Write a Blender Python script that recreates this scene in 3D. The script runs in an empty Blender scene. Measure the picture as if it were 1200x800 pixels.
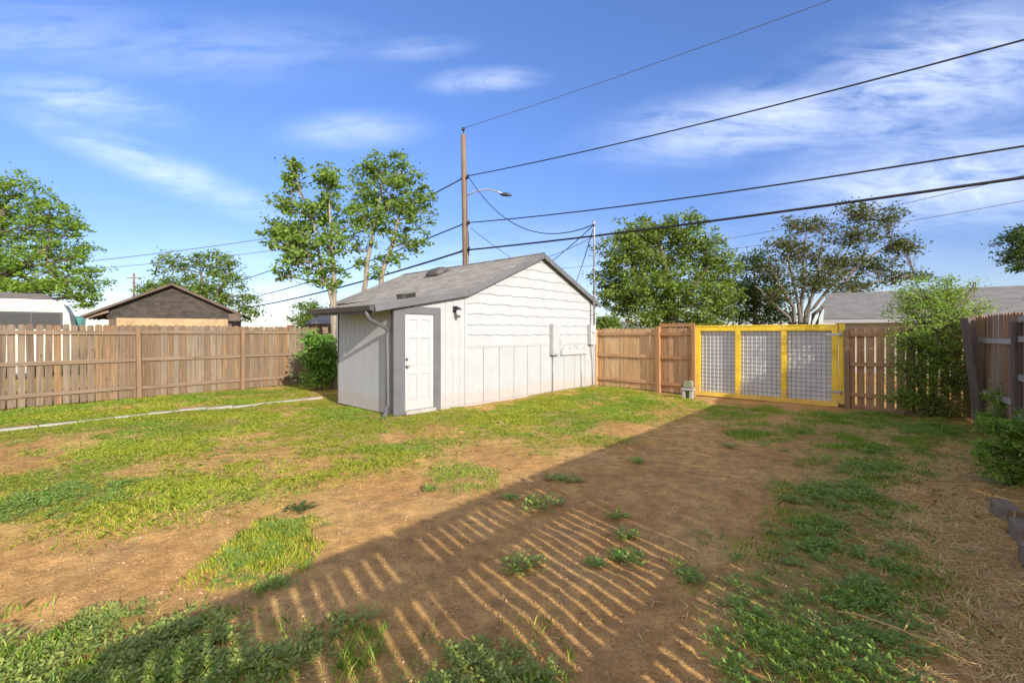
import bpy, math, random
import numpy as np
from mathutils import Vector, Matrix
random.seed(7); RNG = np.random.default_rng(11)
R = math.radians
SC = bpy.context.scene
COL = SC.collection
F, HZ, CAMH = 535.0, 390.0, 1.65          # lens (px), horizon row and eye height measured from the photograph

def gp(px, py):                           # ground point seen at a pixel
    Y = F * CAMH / (py - HZ)
    return ((px - 600) / F * Y, Y)
def at(px, py, Y):                        # point at depth Y
    return ((px - 600) / F * Y, Y, CAMH - (py - HZ) / F * Y)

# ------------------------------------------------------------------ noise
_T = RNG.random((256, 256))
def vnoise(x, y, s=0):
    x = np.asarray(x, float) + s * 17.3; y = np.asarray(y, float) + s * 9.7
    xi = np.floor(x).astype(int); yi = np.floor(y).astype(int)
    fx = x - xi; fy = y - yi
    fx = fx * fx * (3 - 2 * fx); fy = fy * fy * (3 - 2 * fy)
    a = _T[xi % 256, yi % 256]; b = _T[(xi + 1) % 256, yi % 256]
    c = _T[xi % 256, (yi + 1) % 256]; d = _T[(xi + 1) % 256, (yi + 1) % 256]
    return (a * (1 - fx) + b * fx) * (1 - fy) + (c * (1 - fx) + d * fx) * fy
def fbm(x, y, s=0, o=4):
    t = 0; a = .5
    for i in range(o):
        t = t + a * vnoise(x, y, s + i); x = np.asarray(x) * 2.03; y = np.asarray(y) * 2.03; a *= .5
    return t / (1 - .5 ** o)

# ------------------------------------------------------------------ ground cover outlines (ground points)
def poly(pts): return np.array([gp(*p) for p in pts])
LAWN = poly([(-500, 540), (-200, 500), (0, 480), (160, 467), (290, 456), (372, 448), (395, 474), (464, 489), (545, 479), (697, 454),
             (770, 461), (815, 467), (800, 484), (735, 500), (700, 522), (640, 530), (600, 512), (545, 510), (500, 520), (455, 547),
             (340, 562), (290, 594), (150, 609), (0, 612), (-300, 650), (-600, 650)])
HOLES = [poly([(-300, 525), (30, 521), (95, 535), (70, 553), (0, 558), (-300, 575)]),
         poly([(130, 556), (165, 550), (200, 556), (185, 566), (140, 566)]),
         poly([(585, 494), (650, 500), (700, 498), (640, 510), (590, 506)]),
         poly([(715, 484), (770, 478), (795, 480), (740, 494)]),
         poly([(480, 500), (520, 496), (560, 502), (540, 512), (490, 512)]),
         poly([(60, 478), (240, 470), (300, 463), (230, 474), (90, 484)])]
SPARSE = poly([(495, 560), (525, 540), (580, 545), (585, 565), (520, 580)])
WEEDL = poly([(-300, 745), (0, 730), (60, 726), (130, 708), (185, 712), (250, 728), (285, 770), (290, 850), (250, 1500), (-600, 1500)])
WEEDM = poly([(285, 800), (340, 745), (440, 728), (520, 752), (650, 792), (690, 860), (640, 1500), (250, 1500)])
CLUMP = poly([(262, 645), (298, 614), (342, 610), (347, 650), (338, 690), (290, 690)])
WEEDR = poly([(786, 673), (832, 668), (880, 690), (885, 655), (905, 640), (932, 592), (955, 548), (945, 505), (962, 481), (1128, 492),
              (1145, 520), (1062, 540), (1045, 575), (1062, 640), (1066, 700), (1040, 765), (1000, 835), (990, 1000), (945, 880), (915, 800), (885, 765), (852, 738), (868, 715), (830, 690)])
STRIP1 = poly([(825, 493), (848, 474), (905, 477), (918, 485), (868, 491)])
STRIP2 = poly([(845, 506), (912, 494), (916, 511), (880, 518)])
STRAW = poly([(1050, 525), (1150, 508), (1185, 560), (1210, 640), (1400, 700), (1600, 1000), (1010, 1000), (1040, 790), (1066, 700)])
def inside(P, pg):
    x, y = P[:, 0], P[:, 1]; r = np.zeros(len(P), bool); n = len(pg); j = n - 1
    for i in range(n):
        xi, yi = pg[i]; xj, yj = pg[j]
        c = ((yi > y) != (yj > y)) & (x < (xj - xi) * (y - yi) / (yj - yi + 1e-12) + xi)
        r ^= c; j = i
    return r
def soft(P, pg, j=.18, n=5, seed=3):
    g = np.random.default_rng(seed); t = np.zeros(len(P))
    for i in range(n): t += inside(P + g.normal(0, j, P.shape) * np.clip(P[:, 1:2] / 6, .4, 1.6), pg)
    return t / n
U49 = np.array([math.cos(R(50)), math.sin(R(50))])
def gh(x, y):                             # terrain height
    x = np.asarray(x, float); y = np.asarray(y, float)
    a = x * U49[0] + y * U49[1]; b = -x * U49[1] + y * U49[0]
    near = np.clip(1.2 - np.hypot(x, y - 4) / 30, 0, 1)
    h = (fbm(x * .5, y * .5, 1, 3) - .5) * .10
    drive = np.clip(1 - np.abs(b + 1.2 + .05 * a) / 3.2, 0, 1) ** .5
    h += (fbm(a * .7, b * 4.2, 5, 3) - .5) * .075 * drive + (fbm(x * 2.6, y * 2.6, 22, 2) - .5) * .03
    h += (fbm(x * 6, y * 6, 8, 4) - .5) * .042 * (0.4 + .6 * drive) + (fbm(x * 19, y * 19, 12, 2) - .5) * .014 * (.35 + .65 * drive)
    return h * near
def gh1(x, y): return float(gh(np.array([x]), np.array([y]))[0])

# ------------------------------------------------------------------ materials
MATS = {}
def mat(name, f):
    m = bpy.data.materials.new(name); m.use_nodes = True
    nt = m.node_tree; b = nt.nodes['Principled BSDF']; f(nt, b); MATS[name] = m; return m
def N(nt, t, **k):
    n = nt.nodes.new(t)
    for a, v in k.items():
        if a in n.inputs: n.inputs[a].default_value = v
        else: setattr(n, a, v)
    return n
def ramp(nt, fac, stops, interp='LINEAR'):
    r = N(nt, 'ShaderNodeValToRGB'); r.color_ramp.interpolation = interp
    e = r.color_ramp.elements
    while len(e) < len(stops): e.new(.5)
    for i, (p, c) in enumerate(stops):
        e[i].position = p; e[i].color = (*c, 1) if len(c) == 3 else c
    nt.links.new(fac, r.inputs[0]); return r.outputs[0]
def g3(v): return (v, v, v)
def mixc(nt, fac, a, b, mode='MIX'):
    m = N(nt, 'ShaderNodeMix', data_type='RGBA', blend_type=mode)
    for s, v in ((m.inputs[0], fac), (m.inputs[6], a), (m.inputs[7], b)):
        if hasattr(v, 'links'): nt.links.new(v, s)
        elif isinstance(v, (int, float)): s.default_value = v
        else: s.default_value = (*v, 1)
    return m.outputs[2]
def noise(nt, vec, scale, detail=4, rough=.55, dist=0.):
    n = N(nt, 'ShaderNodeTexNoise'); n.inputs['Scale'].default_value = scale; n.inputs['Detail'].default_value = detail
    n.inputs['Roughness'].default_value = rough; n.inputs['Distortion'].default_value = dist
    if vec is not None: nt.links.new(vec, n.inputs['Vector'])
    return n.outputs['Fac']
def mapping(nt, vec, scale=(1, 1, 1), loc=(0, 0, 0), rot=(0, 0, 0)):
    m = N(nt, 'ShaderNodeMapping'); m.inputs['Scale'].default_value = scale; m.inputs['Location'].default_value = loc
    m.inputs['Rotation'].default_value = rot; nt.links.new(vec, m.inputs['Vector']); return m.outputs[0]
def obco(nt): return N(nt, 'ShaderNodeTexCoord').outputs['Object']
def pos(nt): return N(nt, 'ShaderNodeNewGeometry').outputs['Position']
def isl(nt): return N(nt, 'ShaderNodeNewGeometry').outputs['Random Per Island']
def attr(nt, n, o='Vector'): return N(nt, 'ShaderNodeAttribute', attribute_name=n).outputs[o]
def bump(nt, b, h, s=.3, d=.02):
    n = N(nt, 'ShaderNodeBump'); n.inputs['Strength'].default_value = s; n.inputs['Distance'].default_value = d
    nt.links.new(h, n.inputs['Height']); nt.links.new(n.outputs[0], b.inputs['Normal'])
def math_(nt, op, a, b=None, clamp=False):
    m = N(nt, 'ShaderNodeMath', operation=op); m.use_clamp = clamp
    for i, v in enumerate((a, b)):
        if v is None: continue
        if hasattr(v, 'links'): nt.links.new(v, m.inputs[i])
        else: m.inputs[i].default_value = v
    return m.outputs[0]

def wood(name, tones, rough=.85, grey=.35):
    def f(nt, b):
        g = attr(nt, 'gr')
        c = ramp(nt, isl(nt), [(i / (len(tones) - 1), t) for i, t in enumerate(tones)])
        grain = noise(nt, mapping(nt, g, (1.2, 34, 34)), 1.0, 5, .65, .4)
        c = mixc(nt, 1, c, ramp(nt, grain, [(.25, g3(.45)), (.5, g3(.95)), (.75, g3(1.35))]), 'MULTIPLY')
        blot = noise(nt, mapping(nt, g, (1.3, 5, 5)), 1.3, 4)
        c = mixc(nt, ramp(nt, blot, [(.45, g3(0)), (.7, g3(grey))]), c, tuple(.55 * sum(tones[0]) / 3 + .35 * v for v in tones[0]))
        kn = N(nt, 'ShaderNodeTexVoronoi'); kn.inputs['Scale'].default_value = 1
        nt.links.new(mapping(nt, g, (2.6, 7, 7)), kn.inputs['Vector'])
        c = mixc(nt, ramp(nt, kn.outputs['Distance'], [(.05, g3(.7)), (.14, g3(0))]), c, (.05, .03, .02))
        nt.links.new(c, b.inputs['Base Color']); b.inputs['Roughness'].default_value = rough
        b.inputs['Specular IOR Level'].default_value = .2
        bump(nt, b, grain, .5, .006)
    return mat(name, f)
wood('weathered_cedar', [(.15, .105, .072), (.20, .145, .10), (.22, .17, .125), (.17, .115, .072), (.24, .145, .075), (.19, .15, .11)])
wood('weathered_rail', [(.20, .135, .09), (.22, .16, .11), (.19, .12, .075)])
wood('brown_post', [(.23, .145, .085), (.25, .16, .10)])
wood('new_cedar', [(.48, .30, .155), (.52, .34, .185), (.46, .27, .13), (.55, .38, .22)], .75, .15)
wood('new_rail', [(.44, .265, .14), (.48, .30, .165)], .75, .1)
wood('stained_cedar', [(.36, .20, .105), (.40, .235, .125), (.33, .175, .09), (.44, .28, .16)], .75, .2)
wood('orange_rail', [(.36, .185, .085), (.40, .22, .105)], .75, .1)
wood('old_grey_wood', [(.30, .19, .12), (.32, .23, .165), (.29, .16, .09), (.40, .19, .085)], .9, .4)
wood('grey_rail', [(.40, .36, .31), (.44, .39, .33)], .9, .3)
wood('dark_post', [(0.138, 0.111, 0.090), (0.166, 0.134, 0.108)], .9, .4)
wood('pole_wood', [(.18, .13, .095), (.21, .155, .115)], .9, .3)

def paint(name, col, rough=.5, dirt=.0, vari=.05, bmp=.1, bs=40):
    def f(nt, b):
        p = obco(nt); n = noise(nt, p, 3, 5); c = mixc(nt, 1, col, ramp(nt, n, [(.3, g3(1 - vari * 2)), (.7, g3(1 + vari * .5))]), 'MULTIPLY')
        if dirt:
            s = N(nt, 'ShaderNodeSeparateXYZ'); nt.links.new(p, s.inputs[0])
            k = math_(nt, 'ADD', s.outputs[2], math_(nt, 'MULTIPLY', noise(nt, mapping(nt, p, (3, 3, 1)), 2.5, 5), -.55))
            c = mixc(nt, ramp(nt, k, [(-.1 + .1, g3(dirt)), (.07, g3(0))]), c, (.42, .26, .17))
            st = noise(nt, mapping(nt, p, (9, 9, .5)), 1.6, 4)
            c = mixc(nt, ramp(nt, st, [(.55, g3(0)), (.8, g3(.18))]), c, (.52, .48, .43))
        nt.links.new(c, b.inputs['Base Color']); b.inputs['Roughness'].default_value = rough
        if bmp: bump(nt, b, noise(nt, p, bs, 4), bmp, .004)
    return mat(name, f)
paint('white_siding', (.375, .389, .408), .6, .24, .04, .25, 60)
paint('white_door', (.40, .412, .43), .45, .12, .02)
paint('white_metal', (.385, .395, .41), .4, 0, .05)
paint('grey_trim', (.125, .128, .14), .5, 0, .1, .15)
paint('vent_brown', (.10, .092, .085), .6, 0, .15)
paint('dark_gutter', (.07, .065, .068), .45, 0, .1)
paint('metal_grey', (.30, .31, .33), .4, 0, .12)
paint('black_metal', (.02, .02, .022), .45, 0, .1)
paint('wire_black', (.012, .012, .015), .6, 0, 0, 0)
paint('wire_grey', (.10, .10, .12), .6, 0, 0, 0)
paint('yellow_paint', (.80, .54, .028), .6, .3, .16, .5, 26)
paint('grey_panel', (.60, .60, .615), .55, 0, .07, .2, 12)
paint('galvanised', (.42, .44, .46), .35, 0, .12)
paint('lamp_glass', (.55, .56, .55), .15, 0, .02, 0)
paint('brass', (.35, .33, .30), .3, 0, .05)
paint('camper_white', (.50, .48, .43), .35, 0, .07)
paint('camper_roof', (.09, .085, .085), .7, 0, .15)
paint('tan_board', (.40, .275, .155), .8, 0, .15, .4, 50)
paint('house_wall', (.42, .39, .35), .8, 0, .1)
paint('dark_wall', (.12, .085, .07), .85, 0, .15)
paint('brick_red', (.30, .10, .06), .9, 0, .25)
paint('teal_cloth', (.10, .28, .27), .8, 0, .2)
for n in ('white_metal', 'metal_grey', 'galvanised', 'brass'): pass
MATS['galvanised'].node_tree.nodes['Principled BSDF'].inputs['Metallic'].default_value = .6
MATS['brass'].node_tree.nodes['Principled BSDF'].inputs['Metallic'].default_value = .9
def f(nt, b):
    b.inputs['Base Color'].default_value = (.03, .035, .04, 1); b.inputs['Roughness'].default_value = .08
mat('dark_glass', f)
def f(nt, b):
    p = obco(nt); n = noise(nt, p, 2.2, 5); n2 = noise(nt, p, 40, 4)
    c = ramp(nt, n, [(.3, (.26, .25, .23)), (.7, (.40, .38, .35))])
    c = mixc(nt, ramp(nt, n2, [(.4, g3(0)), (.75, g3(.4))]), c, (.16, .15, .13))
    nt.links.new(c, b.inputs['Base Color']); b.inputs['Roughness'].default_value = .9; bump(nt, b, n2, .5, .01)
mat('concrete', f)
paint('edging', (.36, .27, .17), .95, 0, .3, .6, 30)
def f(nt, b):
    p = obco(nt); n = noise(nt, p, 5, 5); n2 = noise(nt, p, 30, 4)
    c = ramp(nt, n, [(.35, (.12, .13, .07)), (.6, (.24, .24, .17)), (.75, (.30, .28, .23))])
    nt.links.new(c, b.inputs['Base Color']); b.inputs['Roughness'].default_value = .95; bump(nt, b, n2, .6, .01)
mat('mossy_stone', f)
def shingle(name, tones, w=.30, h=.13, grain=1.):
    def f(nt, b):
        g = attr(nt, 'gr')                       # x along the eave, y up the slope
        br = N(nt, 'ShaderNodeTexBrick'); nt.links.new(g, br.inputs['Vector'])
        for k, v in (('Scale', 1), ('Mortar Size', .004), ('Brick Width', w), ('Row Height', h), ('Bias', 0)): br.inputs[k].default_value = v
        br.inputs['Color1'].default_value = (0, 0, 0, 1); br.inputs['Color2'].default_value = (1, 1, 1, 1); br.inputs['Mortar'].default_value = (.5, .5, .5, 1)
        n = noise(nt, g, 60, 3, .7); n2 = noise(nt, g, 1.5, 4)
        k = math_(nt, 'ADD', math_(nt, 'MULTIPLY', br.outputs['Color'], .26), math_(nt, 'ADD', math_(nt, 'MULTIPLY', n, .72 * grain), math_(nt, 'MULTIPLY', n2, .2)))
        c = ramp(nt, k, [(.2, tones[0]), (.5, tones[1]), (.85, tones[2])])
        c = mixc(nt, math_(nt, 'MULTIPLY', br.outputs['Fac'], .55), c, tuple(v * .35 for v in tones[0]))
        nt.links.new(c, b.inputs['Base Color']); b.inputs['Roughness'].default_value = .95; b.inputs['Specular IOR Level'].default_value = .15
        hgt = math_(nt, 'SUBTRACT', math_(nt, 'ADD', math_(nt, 'MULTIPLY', br.outputs['Color'], .5), math_(nt, 'MULTIPLY', n, .5)), br.outputs['Fac'])
        bump(nt, b, hgt, .7, .012)
    return mat(name, f)
shingle('grey_shingles', [(.11, .10, .088), (.25, .232, .205), (.40, .38, .345)])
shingle('pale_shingles', [(.10, .098, .095), (.185, .18, .175), (.26, .255, .25)])
shingle('dark_felt', [(.025, .022, .02), (.055, .047, .042), (.10, .086, .075)], .25, .11)
def leafm(name, tones, trans=.36, rough=.5):
    def f(nt, b):
        c = ramp(nt, isl(nt), [(i / (len(tones) - 1), t) for i, t in enumerate(tones)])
        nt.links.new(c, b.inputs['Base Color']); b.inputs['Roughness'].default_value = rough; b.inputs['Specular IOR Level'].default_value = .3
        t = N(nt, 'ShaderNodeBsdfTranslucent'); nt.links.new(mixc(nt, 1, c, (1.3, 1.4, .6), 'MULTIPLY'), t.inputs[0])
        mx = N(nt, 'ShaderNodeMixShader'); mx.inputs[0].default_value = trans
        nt.links.new(b.outputs[0], mx.inputs[1]); nt.links.new(t.outputs[0], mx.inputs[2])
        nt.links.new(mx.outputs[0], nt.nodes['Material Output'].inputs[0])
    return mat(name, f)
leafm('leaf_ash', [(0.099, 0.173, 0.032), (0.152, 0.247, 0.043), (0.215, 0.314, 0.058), (0.126, 0.199, 0.043)])
leafm('leaf_locust', [(0.104, 0.192, 0.026), (0.174, 0.283, 0.036), (0.244, 0.350, 0.051)])
leafm('leaf_elm', [(0.095, 0.150, 0.030), (0.146, 0.222, 0.041), (0.225, 0.292, 0.062)])
leafm('leaf_dark', [(0.038, 0.068, 0.021), (0.068, 0.118, 0.026), (0.101, 0.152, 0.039)])
leafm('leaf_rust', [(0.060, 0.083, 0.026), (0.099, 0.124, 0.034), (0.128, 0.117, 0.046), (0.070, 0.117, 0.029)])
leafm('leaf_sapling', [(0.122, 0.208, 0.036), (0.209, 0.319, 0.058), (0.295, 0.398, 0.072)])
leafm('leaf_shrub', [(0.087, 0.189, 0.036), (0.145, 0.290, 0.051), (0.217, 0.377, 0.065)])
leafm('leaf_bed', [(0.141, 0.261, 0.043), (0.226, 0.369, 0.058), (0.312, 0.456, 0.072)])
leafm('grass_blades', [(0.138, 0.266, 0.019), (0.232, 0.350, 0.024), (0.347, 0.410, 0.033), (0.486, 0.458, 0.057), (0.579, 0.483, 0.114), (0.278, 0.387, 0.028)], .35)
leafm('grass_green', [(0.124, 0.257, 0.030), (0.202, 0.353, 0.045), (0.310, 0.435, 0.060), (0.435, 0.449, 0.090)], .35)
leafm('weed_leaf', [(0.147, 0.261, 0.052), (0.208, 0.348, 0.067), (0.333, 0.435, 0.088), (0.208, 0.290, 0.088)], .35)
leafm('weed_grey', [(0.177, 0.249, 0.064), (0.275, 0.346, 0.084), (0.393, 0.428, 0.106)], .3)
leafm('straw', [(0.673, 0.455, 0.164), (0.859, 0.606, 0.246), (0.523, 0.340, 0.131), (0.972, 0.757, 0.360)], .2, .7)
def barkm(name, a, c_):
    def f(nt, b):
        p = obco(nt); n = noise(nt, mapping(nt, p, (10, 10, 1.8)), 1.5, 5, .65)
        nt.links.new(ramp(nt, n, [(.3, a), (.7, c_)]), b.inputs['Base Color']); b.inputs['Roughness'].default_value = .95; bump(nt, b, n, .8, .03)
    return mat(name, f)
barkm('bark_pale', (.15, .125, .095), (.33, .285, .225)); barkm('bark_brown', (.06, .045, .035), (.16, .125, .10)); barkm('bark_grey', (.07, .062, .055), (.19, .17, .15))
def f(nt, b):                                                        # soil, thatch and straw of the yard
    p = pos(nt)
    n1 = noise(nt, p, .9, 5); n2 = noise(nt, p, 7, 5, .6); n3 = noise(nt, p, 55, 4, .7); n4 = noise(nt, p, 160, 2, .6)
    c = ramp(nt, n1, [(.3, (.48, .255, .093)), (.5, (.59, .342, .125)), (.72, (.69, .44, .172))])
    c = mixc(nt, 1, c, ramp(nt, n2, [(.3, g3(.66)), (.7, g3(1.2))]), 'MULTIPLY')
    n5 = noise(nt, mapping(nt, p, (1, 1, 1), (3, 7, 0), (0, 0, R(40))), 2.6, 6, .65, .8); c = mixc(nt, ramp(nt, n5, [(.52, g3(0)), (.68, g3(.42))]), c, (.32, .20, .12))
    c = mixc(nt, 1, c, ramp(nt, n3, [(.3, g3(.70)), (.65, g3(1.18))]), 'MULTIPLY')
    c = mixc(nt, ramp(nt, n4, [(.66, g3(0)), (.75, g3(.5))]), c, (.42, .34, .26))
    veg = attr(nt, 'veg', 'Fac'); dry = attr(nt, 'dry', 'Fac')
    th = ramp(nt, n2, [(.3, (.16, .17, .045)), (.6, (.30, .27, .08)), (.8, (.42, .33, .13))])
    c = mixc(nt, math_(nt, 'MULTIPLY', veg, ramp(nt, n3, [(.3, g3(.45)), (.6, g3(.95))])), c, th)
    c = mixc(nt, math_(nt, 'MULTIPLY', dry, ramp(nt, n3, [(.35, g3(.25)), (.6, g3(.95))])), c, (.62, .42, .17))
    nt.links.new(c, b.inputs['Base Color']); b.inputs['Roughness'].default_value = .97; b.inputs['Specular IOR Level'].default_value = .08
    h = math_(nt, 'ADD', math_(nt, 'MULTIPLY', n2, 1.2), math_(nt, 'ADD', math_(nt, 'MULTIPLY', n3, .8), math_(nt, 'MULTIPLY', n4, .3)))
    bump(nt, b, h, .8, .035)
mat('soil', f)
def f(nt, b):
    c = ramp(nt, isl(nt), [(0, (.26, .15, .07)), (.8, (.40, .25, .12)), (1, (.42, .30, .19))])
    nt.links.new(c, b.inputs['Base Color']); b.inputs['Roughness'].default_value = .95
mat('clod', f)

# ------------------------------------------------------------------ mesh helpers
class MB:
    def __init__(s): s.v = []; s.f = []; s.g = []; s.sm = []
    def add(s, vs, fs, gr=None, smooth=False):
        o = len(s.v); s.v += [tuple(v) for v in vs]; s.f += [tuple(i + o for i in q) for q in fs]
        s.g += [tuple(g) for g in (gr if gr is not None else vs)]; s.sm += [smooth] * len(fs); return s
    def box(s, c, size, ax=None, top=None, dog=0, off=True):
        """box centred at c; size along axes ax (columns of a 3x3); grain runs down the longest side"""
        M = Matrix.Identity(3) if ax is None else ax
        h = [d / 2 for d in size]; c = Vector(c)
        o = Vector((random.random() * 50, random.random() * 50, random.random() * 50)) if off else Vector()
        L = max(range(3), key=lambda i: size[i])
        loc = [Vector((x, y, z)) for z in (-h[2], h[2]) for x, y in ((-h[0], -h[1]), (h[0], -h[1]), (h[0], h[1]), (-h[0], h[1]))]
        fs = [(3, 2, 1, 0), (4, 5, 6, 7), (0, 1, 5, 4), (1, 2, 6, 5), (2, 3, 7, 6), (3, 0, 4, 7)]
        if dog:                                   # clipped top corners, grain axis z
            d = min(dog, h[0] * .7)
            loc = [Vector((x, y, z)) for y in (-h[1], h[1]) for x, z in ((-h[0], -h[2]), (h[0], -h[2]), (h[0], h[2] - d), (h[0] - d, h[2]), (-h[0] + d, h[2]), (-h[0], h[2] - d))]
            fs = [(0, 1, 2, 3, 4, 5), (11, 10, 9, 8, 7, 6)] + [((i + 1) % 6, i, i + 6, (i + 1) % 6 + 6) for i in range(6)]
        od = [L] + [i for i in range(3) if i != L]
        return s.add([c + M @ v for v in loc], fs, [Vector((v[od[0]], v[od[1]], v[od[2]])) + o for v in loc])
    def bar(s, a, b, w, d, up=(0, 0, 1)):        # square bar between points, w across, d along 'up' side
        a = Vector(a); b = Vector(b); x = (b - a); L = x.length; x.normalize()
        u = Vector(up); y = u.cross(x).normalized(); z = x.cross(y)
        M = Matrix((x, y, z)).transposed(); return s.box((a + b) / 2, (L, w, d), M)
    def tube(s, pts, rad, n=8, caps=True):
        pts = [Vector(p) for p in pts]; rs = rad if hasattr(rad, '__len__') else [rad] * len(pts)
        V = []; G = []; l = 0; o = random.random() * 30
        for i, p in enumerate(pts):
            d = (pts[min(i + 1, len(pts) - 1)] - pts[max(i - 1, 0)]).normalized()
            r = Vector((0, 0, 1)) if abs(d.z) < .9 else Vector((1, 0, 0))
            x = d.cross(r).normalized(); y = d.cross(x)
            if i: l += (p - pts[i - 1]).length
            for k in range(n):
                a = 2 * math.pi * k / n; V.append(p + (x * math.cos(a) + y * math.sin(a)) * rs[i]); G.append((l + o, rs[i] * math.cos(a), rs[i] * math.sin(a) + o))
        fs = [(i * n + k, i * n + (k + 1) % n, (i + 1) * n + (k + 1) % n, (i + 1) * n + k) for i in range(len(pts) - 1) for k in range(n)]
        s.add(V, fs, G, True)
        if caps:
            o2 = len(s.v) - len(V); s.f += [tuple(o2 + k for k in range(n - 1, -1, -1)), tuple(o2 + (len(pts) - 1) * n + k for k in range(n))]; s.sm += [False, False]
        return s
    def prism(s, prof, depth, M=None):           # prof: (x,z) outline, extruded along +y
        n = len(prof); V = [Vector((x, 0, z)) for x, z in prof] + [Vector((x, depth, z)) for x, z in prof]
        fs = [tuple(range(n)), tuple(range(2 * n - 1, n - 1, -1))] + [((i + 1) % n, i, i + n, (i + 1) % n + n) for i in range(n)]
        if M is not None: V = [M @ v for v in V]
        return s.add(V, fs)
    def build(s, name, m, parent=None, bevel=0, loc=None):
        me = bpy.data.meshes.new(name); me.from_pydata(s.v, [], s.f); me.update()
        a = me.attributes.new('gr', 'FLOAT_VECTOR', 'POINT'); a.data.foreach_set('vector', np.array(s.g, np.float32).ravel())
        me.polygons.foreach_set('use_smooth', s.sm)
        me.materials.append(MATS[m]); o = bpy.data.objects.new(name, me); COL.objects.link(o)
        if parent: o.parent = parent
        if loc: o.location = loc
        if bevel:
            b = o.modifiers.new('Bevel', 'BEVEL'); b.width = bevel; b.segments = 2; b.limit_method = 'ANGLE'
        return o
def npmesh(name, V, nv, m, parent=None, loc=None, smooth=False):
    """V (n, nv, 3): n polygons of nv corners as one mesh"""
    n = len(V); me = bpy.data.meshes.new(name)
    me.vertices.add(n * nv); me.vertices.foreach_set('co', np.ascontiguousarray(V, np.float32).ravel())
    me.loops.add(n * nv); me.loops.foreach_set('vertex_index', np.arange(n * nv, dtype=np.int32))
    me.polygons.add(n); me.polygons.foreach_set('loop_start', np.arange(0, n * nv, nv, dtype=np.int32))
    me.update(calc_edges=True); me.validate()
    me.materials.append(MATS[m]); o = bpy.data.objects.new(name, me); COL.objects.link(o)
    if parent: o.parent = parent
    if loc: o.location = loc
    return o
def tag(o, label=None, cat=None, group=None, kind=None):
    for k, v in (('label', label), ('category', cat), ('group', group), ('kind', kind)):
        if v: o[k] = v
    return o
def thing(name, label, cat, loc=(0, 0, 0), rz=0, group=None):
    o = bpy.data.objects.new(name, None); COL.objects.link(o); o.empty_display_size = .2
    o.location = loc; o.rotation_euler = (0, 0, rz); return tag(o, label, cat, group)

# ------------------------------------------------------------------ ground
def axis(segs):
    out = [segs[0][0]]
    for a, b, d0, d1 in segs:
        x = a
        while x < b - 1e-6:
            t = (x - a) / (b - a); x = min(b, x + d0 + (d1 - d0) * t); out.append(x)
    return np.array(out)
xs = axis([(-1500, -60, 300, 20), (-60, -14, 12, .6), (-14, -4, .22, .06), (-4, 4, .034, .034), (4, 10, .05, .16), (10, 60, .6, 12), (60, 1500, 20, 300)])
ys = axis([(-200, -6, 60, 2), (-6, 1.4, .7, .06), (1.4, 6, .02, .045), (6, 16, .045, .14), (16, 70, .6, 10), (70, 3000, 20, 500)])
X, Y = np.meshgrid(xs, ys); P = np.stack([X.ravel(), Y.ravel()], 1)
Z = gh(P[:, 0], P[:, 1])
veg = np.zeros(len(P)); dry = np.zeros(len(P))
loc_ = (np.abs(P[:, 0]) < 14) & (P[:, 1] > .3) & (P[:, 1] < 20); Q = P[loc_]
v = soft(Q, LAWN, .22, 7)
for h in HOLES: v *= 1 - soft(Q, h, .15, 5)
v *= np.clip((fbm(Q[:, 0] * 1.1, Q[:, 1] * 1.1, 3) - .30) * 5, .1, 1)
for pg, k in ((WEEDL, .6), (WEEDM, .25), (CLUMP, .8), (WEEDR, .75), (STRIP1, .8), (STRIP2, .7), (SPARSE, .4)): v = np.maximum(v, soft(Q, pg, .15, 6) * k)
veg[loc_] = v; veg[~loc_] = .8
dry[loc_] = soft(Q, STRAW, .25, 7) * np.clip((fbm(Q[:, 0] * 1.6, Q[:, 1] * 1.6, 9) - .3) * 4, .2, 1)
nx, ny = len(xs), len(ys)
me = bpy.data.meshes.new('ground'); i = np.arange(nx * ny).reshape(ny, nx)
q = np.stack([i[:-1, :-1], i[:-1, 1:], i[1:, 1:], i[1:, :-1]], -1).reshape(-1, 4)
me.vertices.add(nx * ny); me.vertices.foreach_set('co', np.column_stack([P, Z]).astype(np.float32).ravel())
me.loops.add(q.size); me.loops.foreach_set('vertex_index', q.astype(np.int32).ravel())
me.polygons.add(len(q)); me.polygons.foreach_set('loop_start', np.arange(0, q.size, 4, dtype=np.int32))
me.polygons.foreach_set('use_smooth', np.ones(len(q), bool)); me.update(calc_edges=True)
for nme, arr in (('veg', veg), ('dry', dry)):
    a = me.attributes.new(nme, 'FLOAT', 'POINT'); a.data.foreach_set('value', arr.astype(np.float32))
me.materials.append(MATS['soil']); ground = bpy.data.objects.new('ground', me); COL.objects.link(ground)
tag(ground, 'reddish brown bare soil of the back yard', 'ground', kind='structure')

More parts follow.
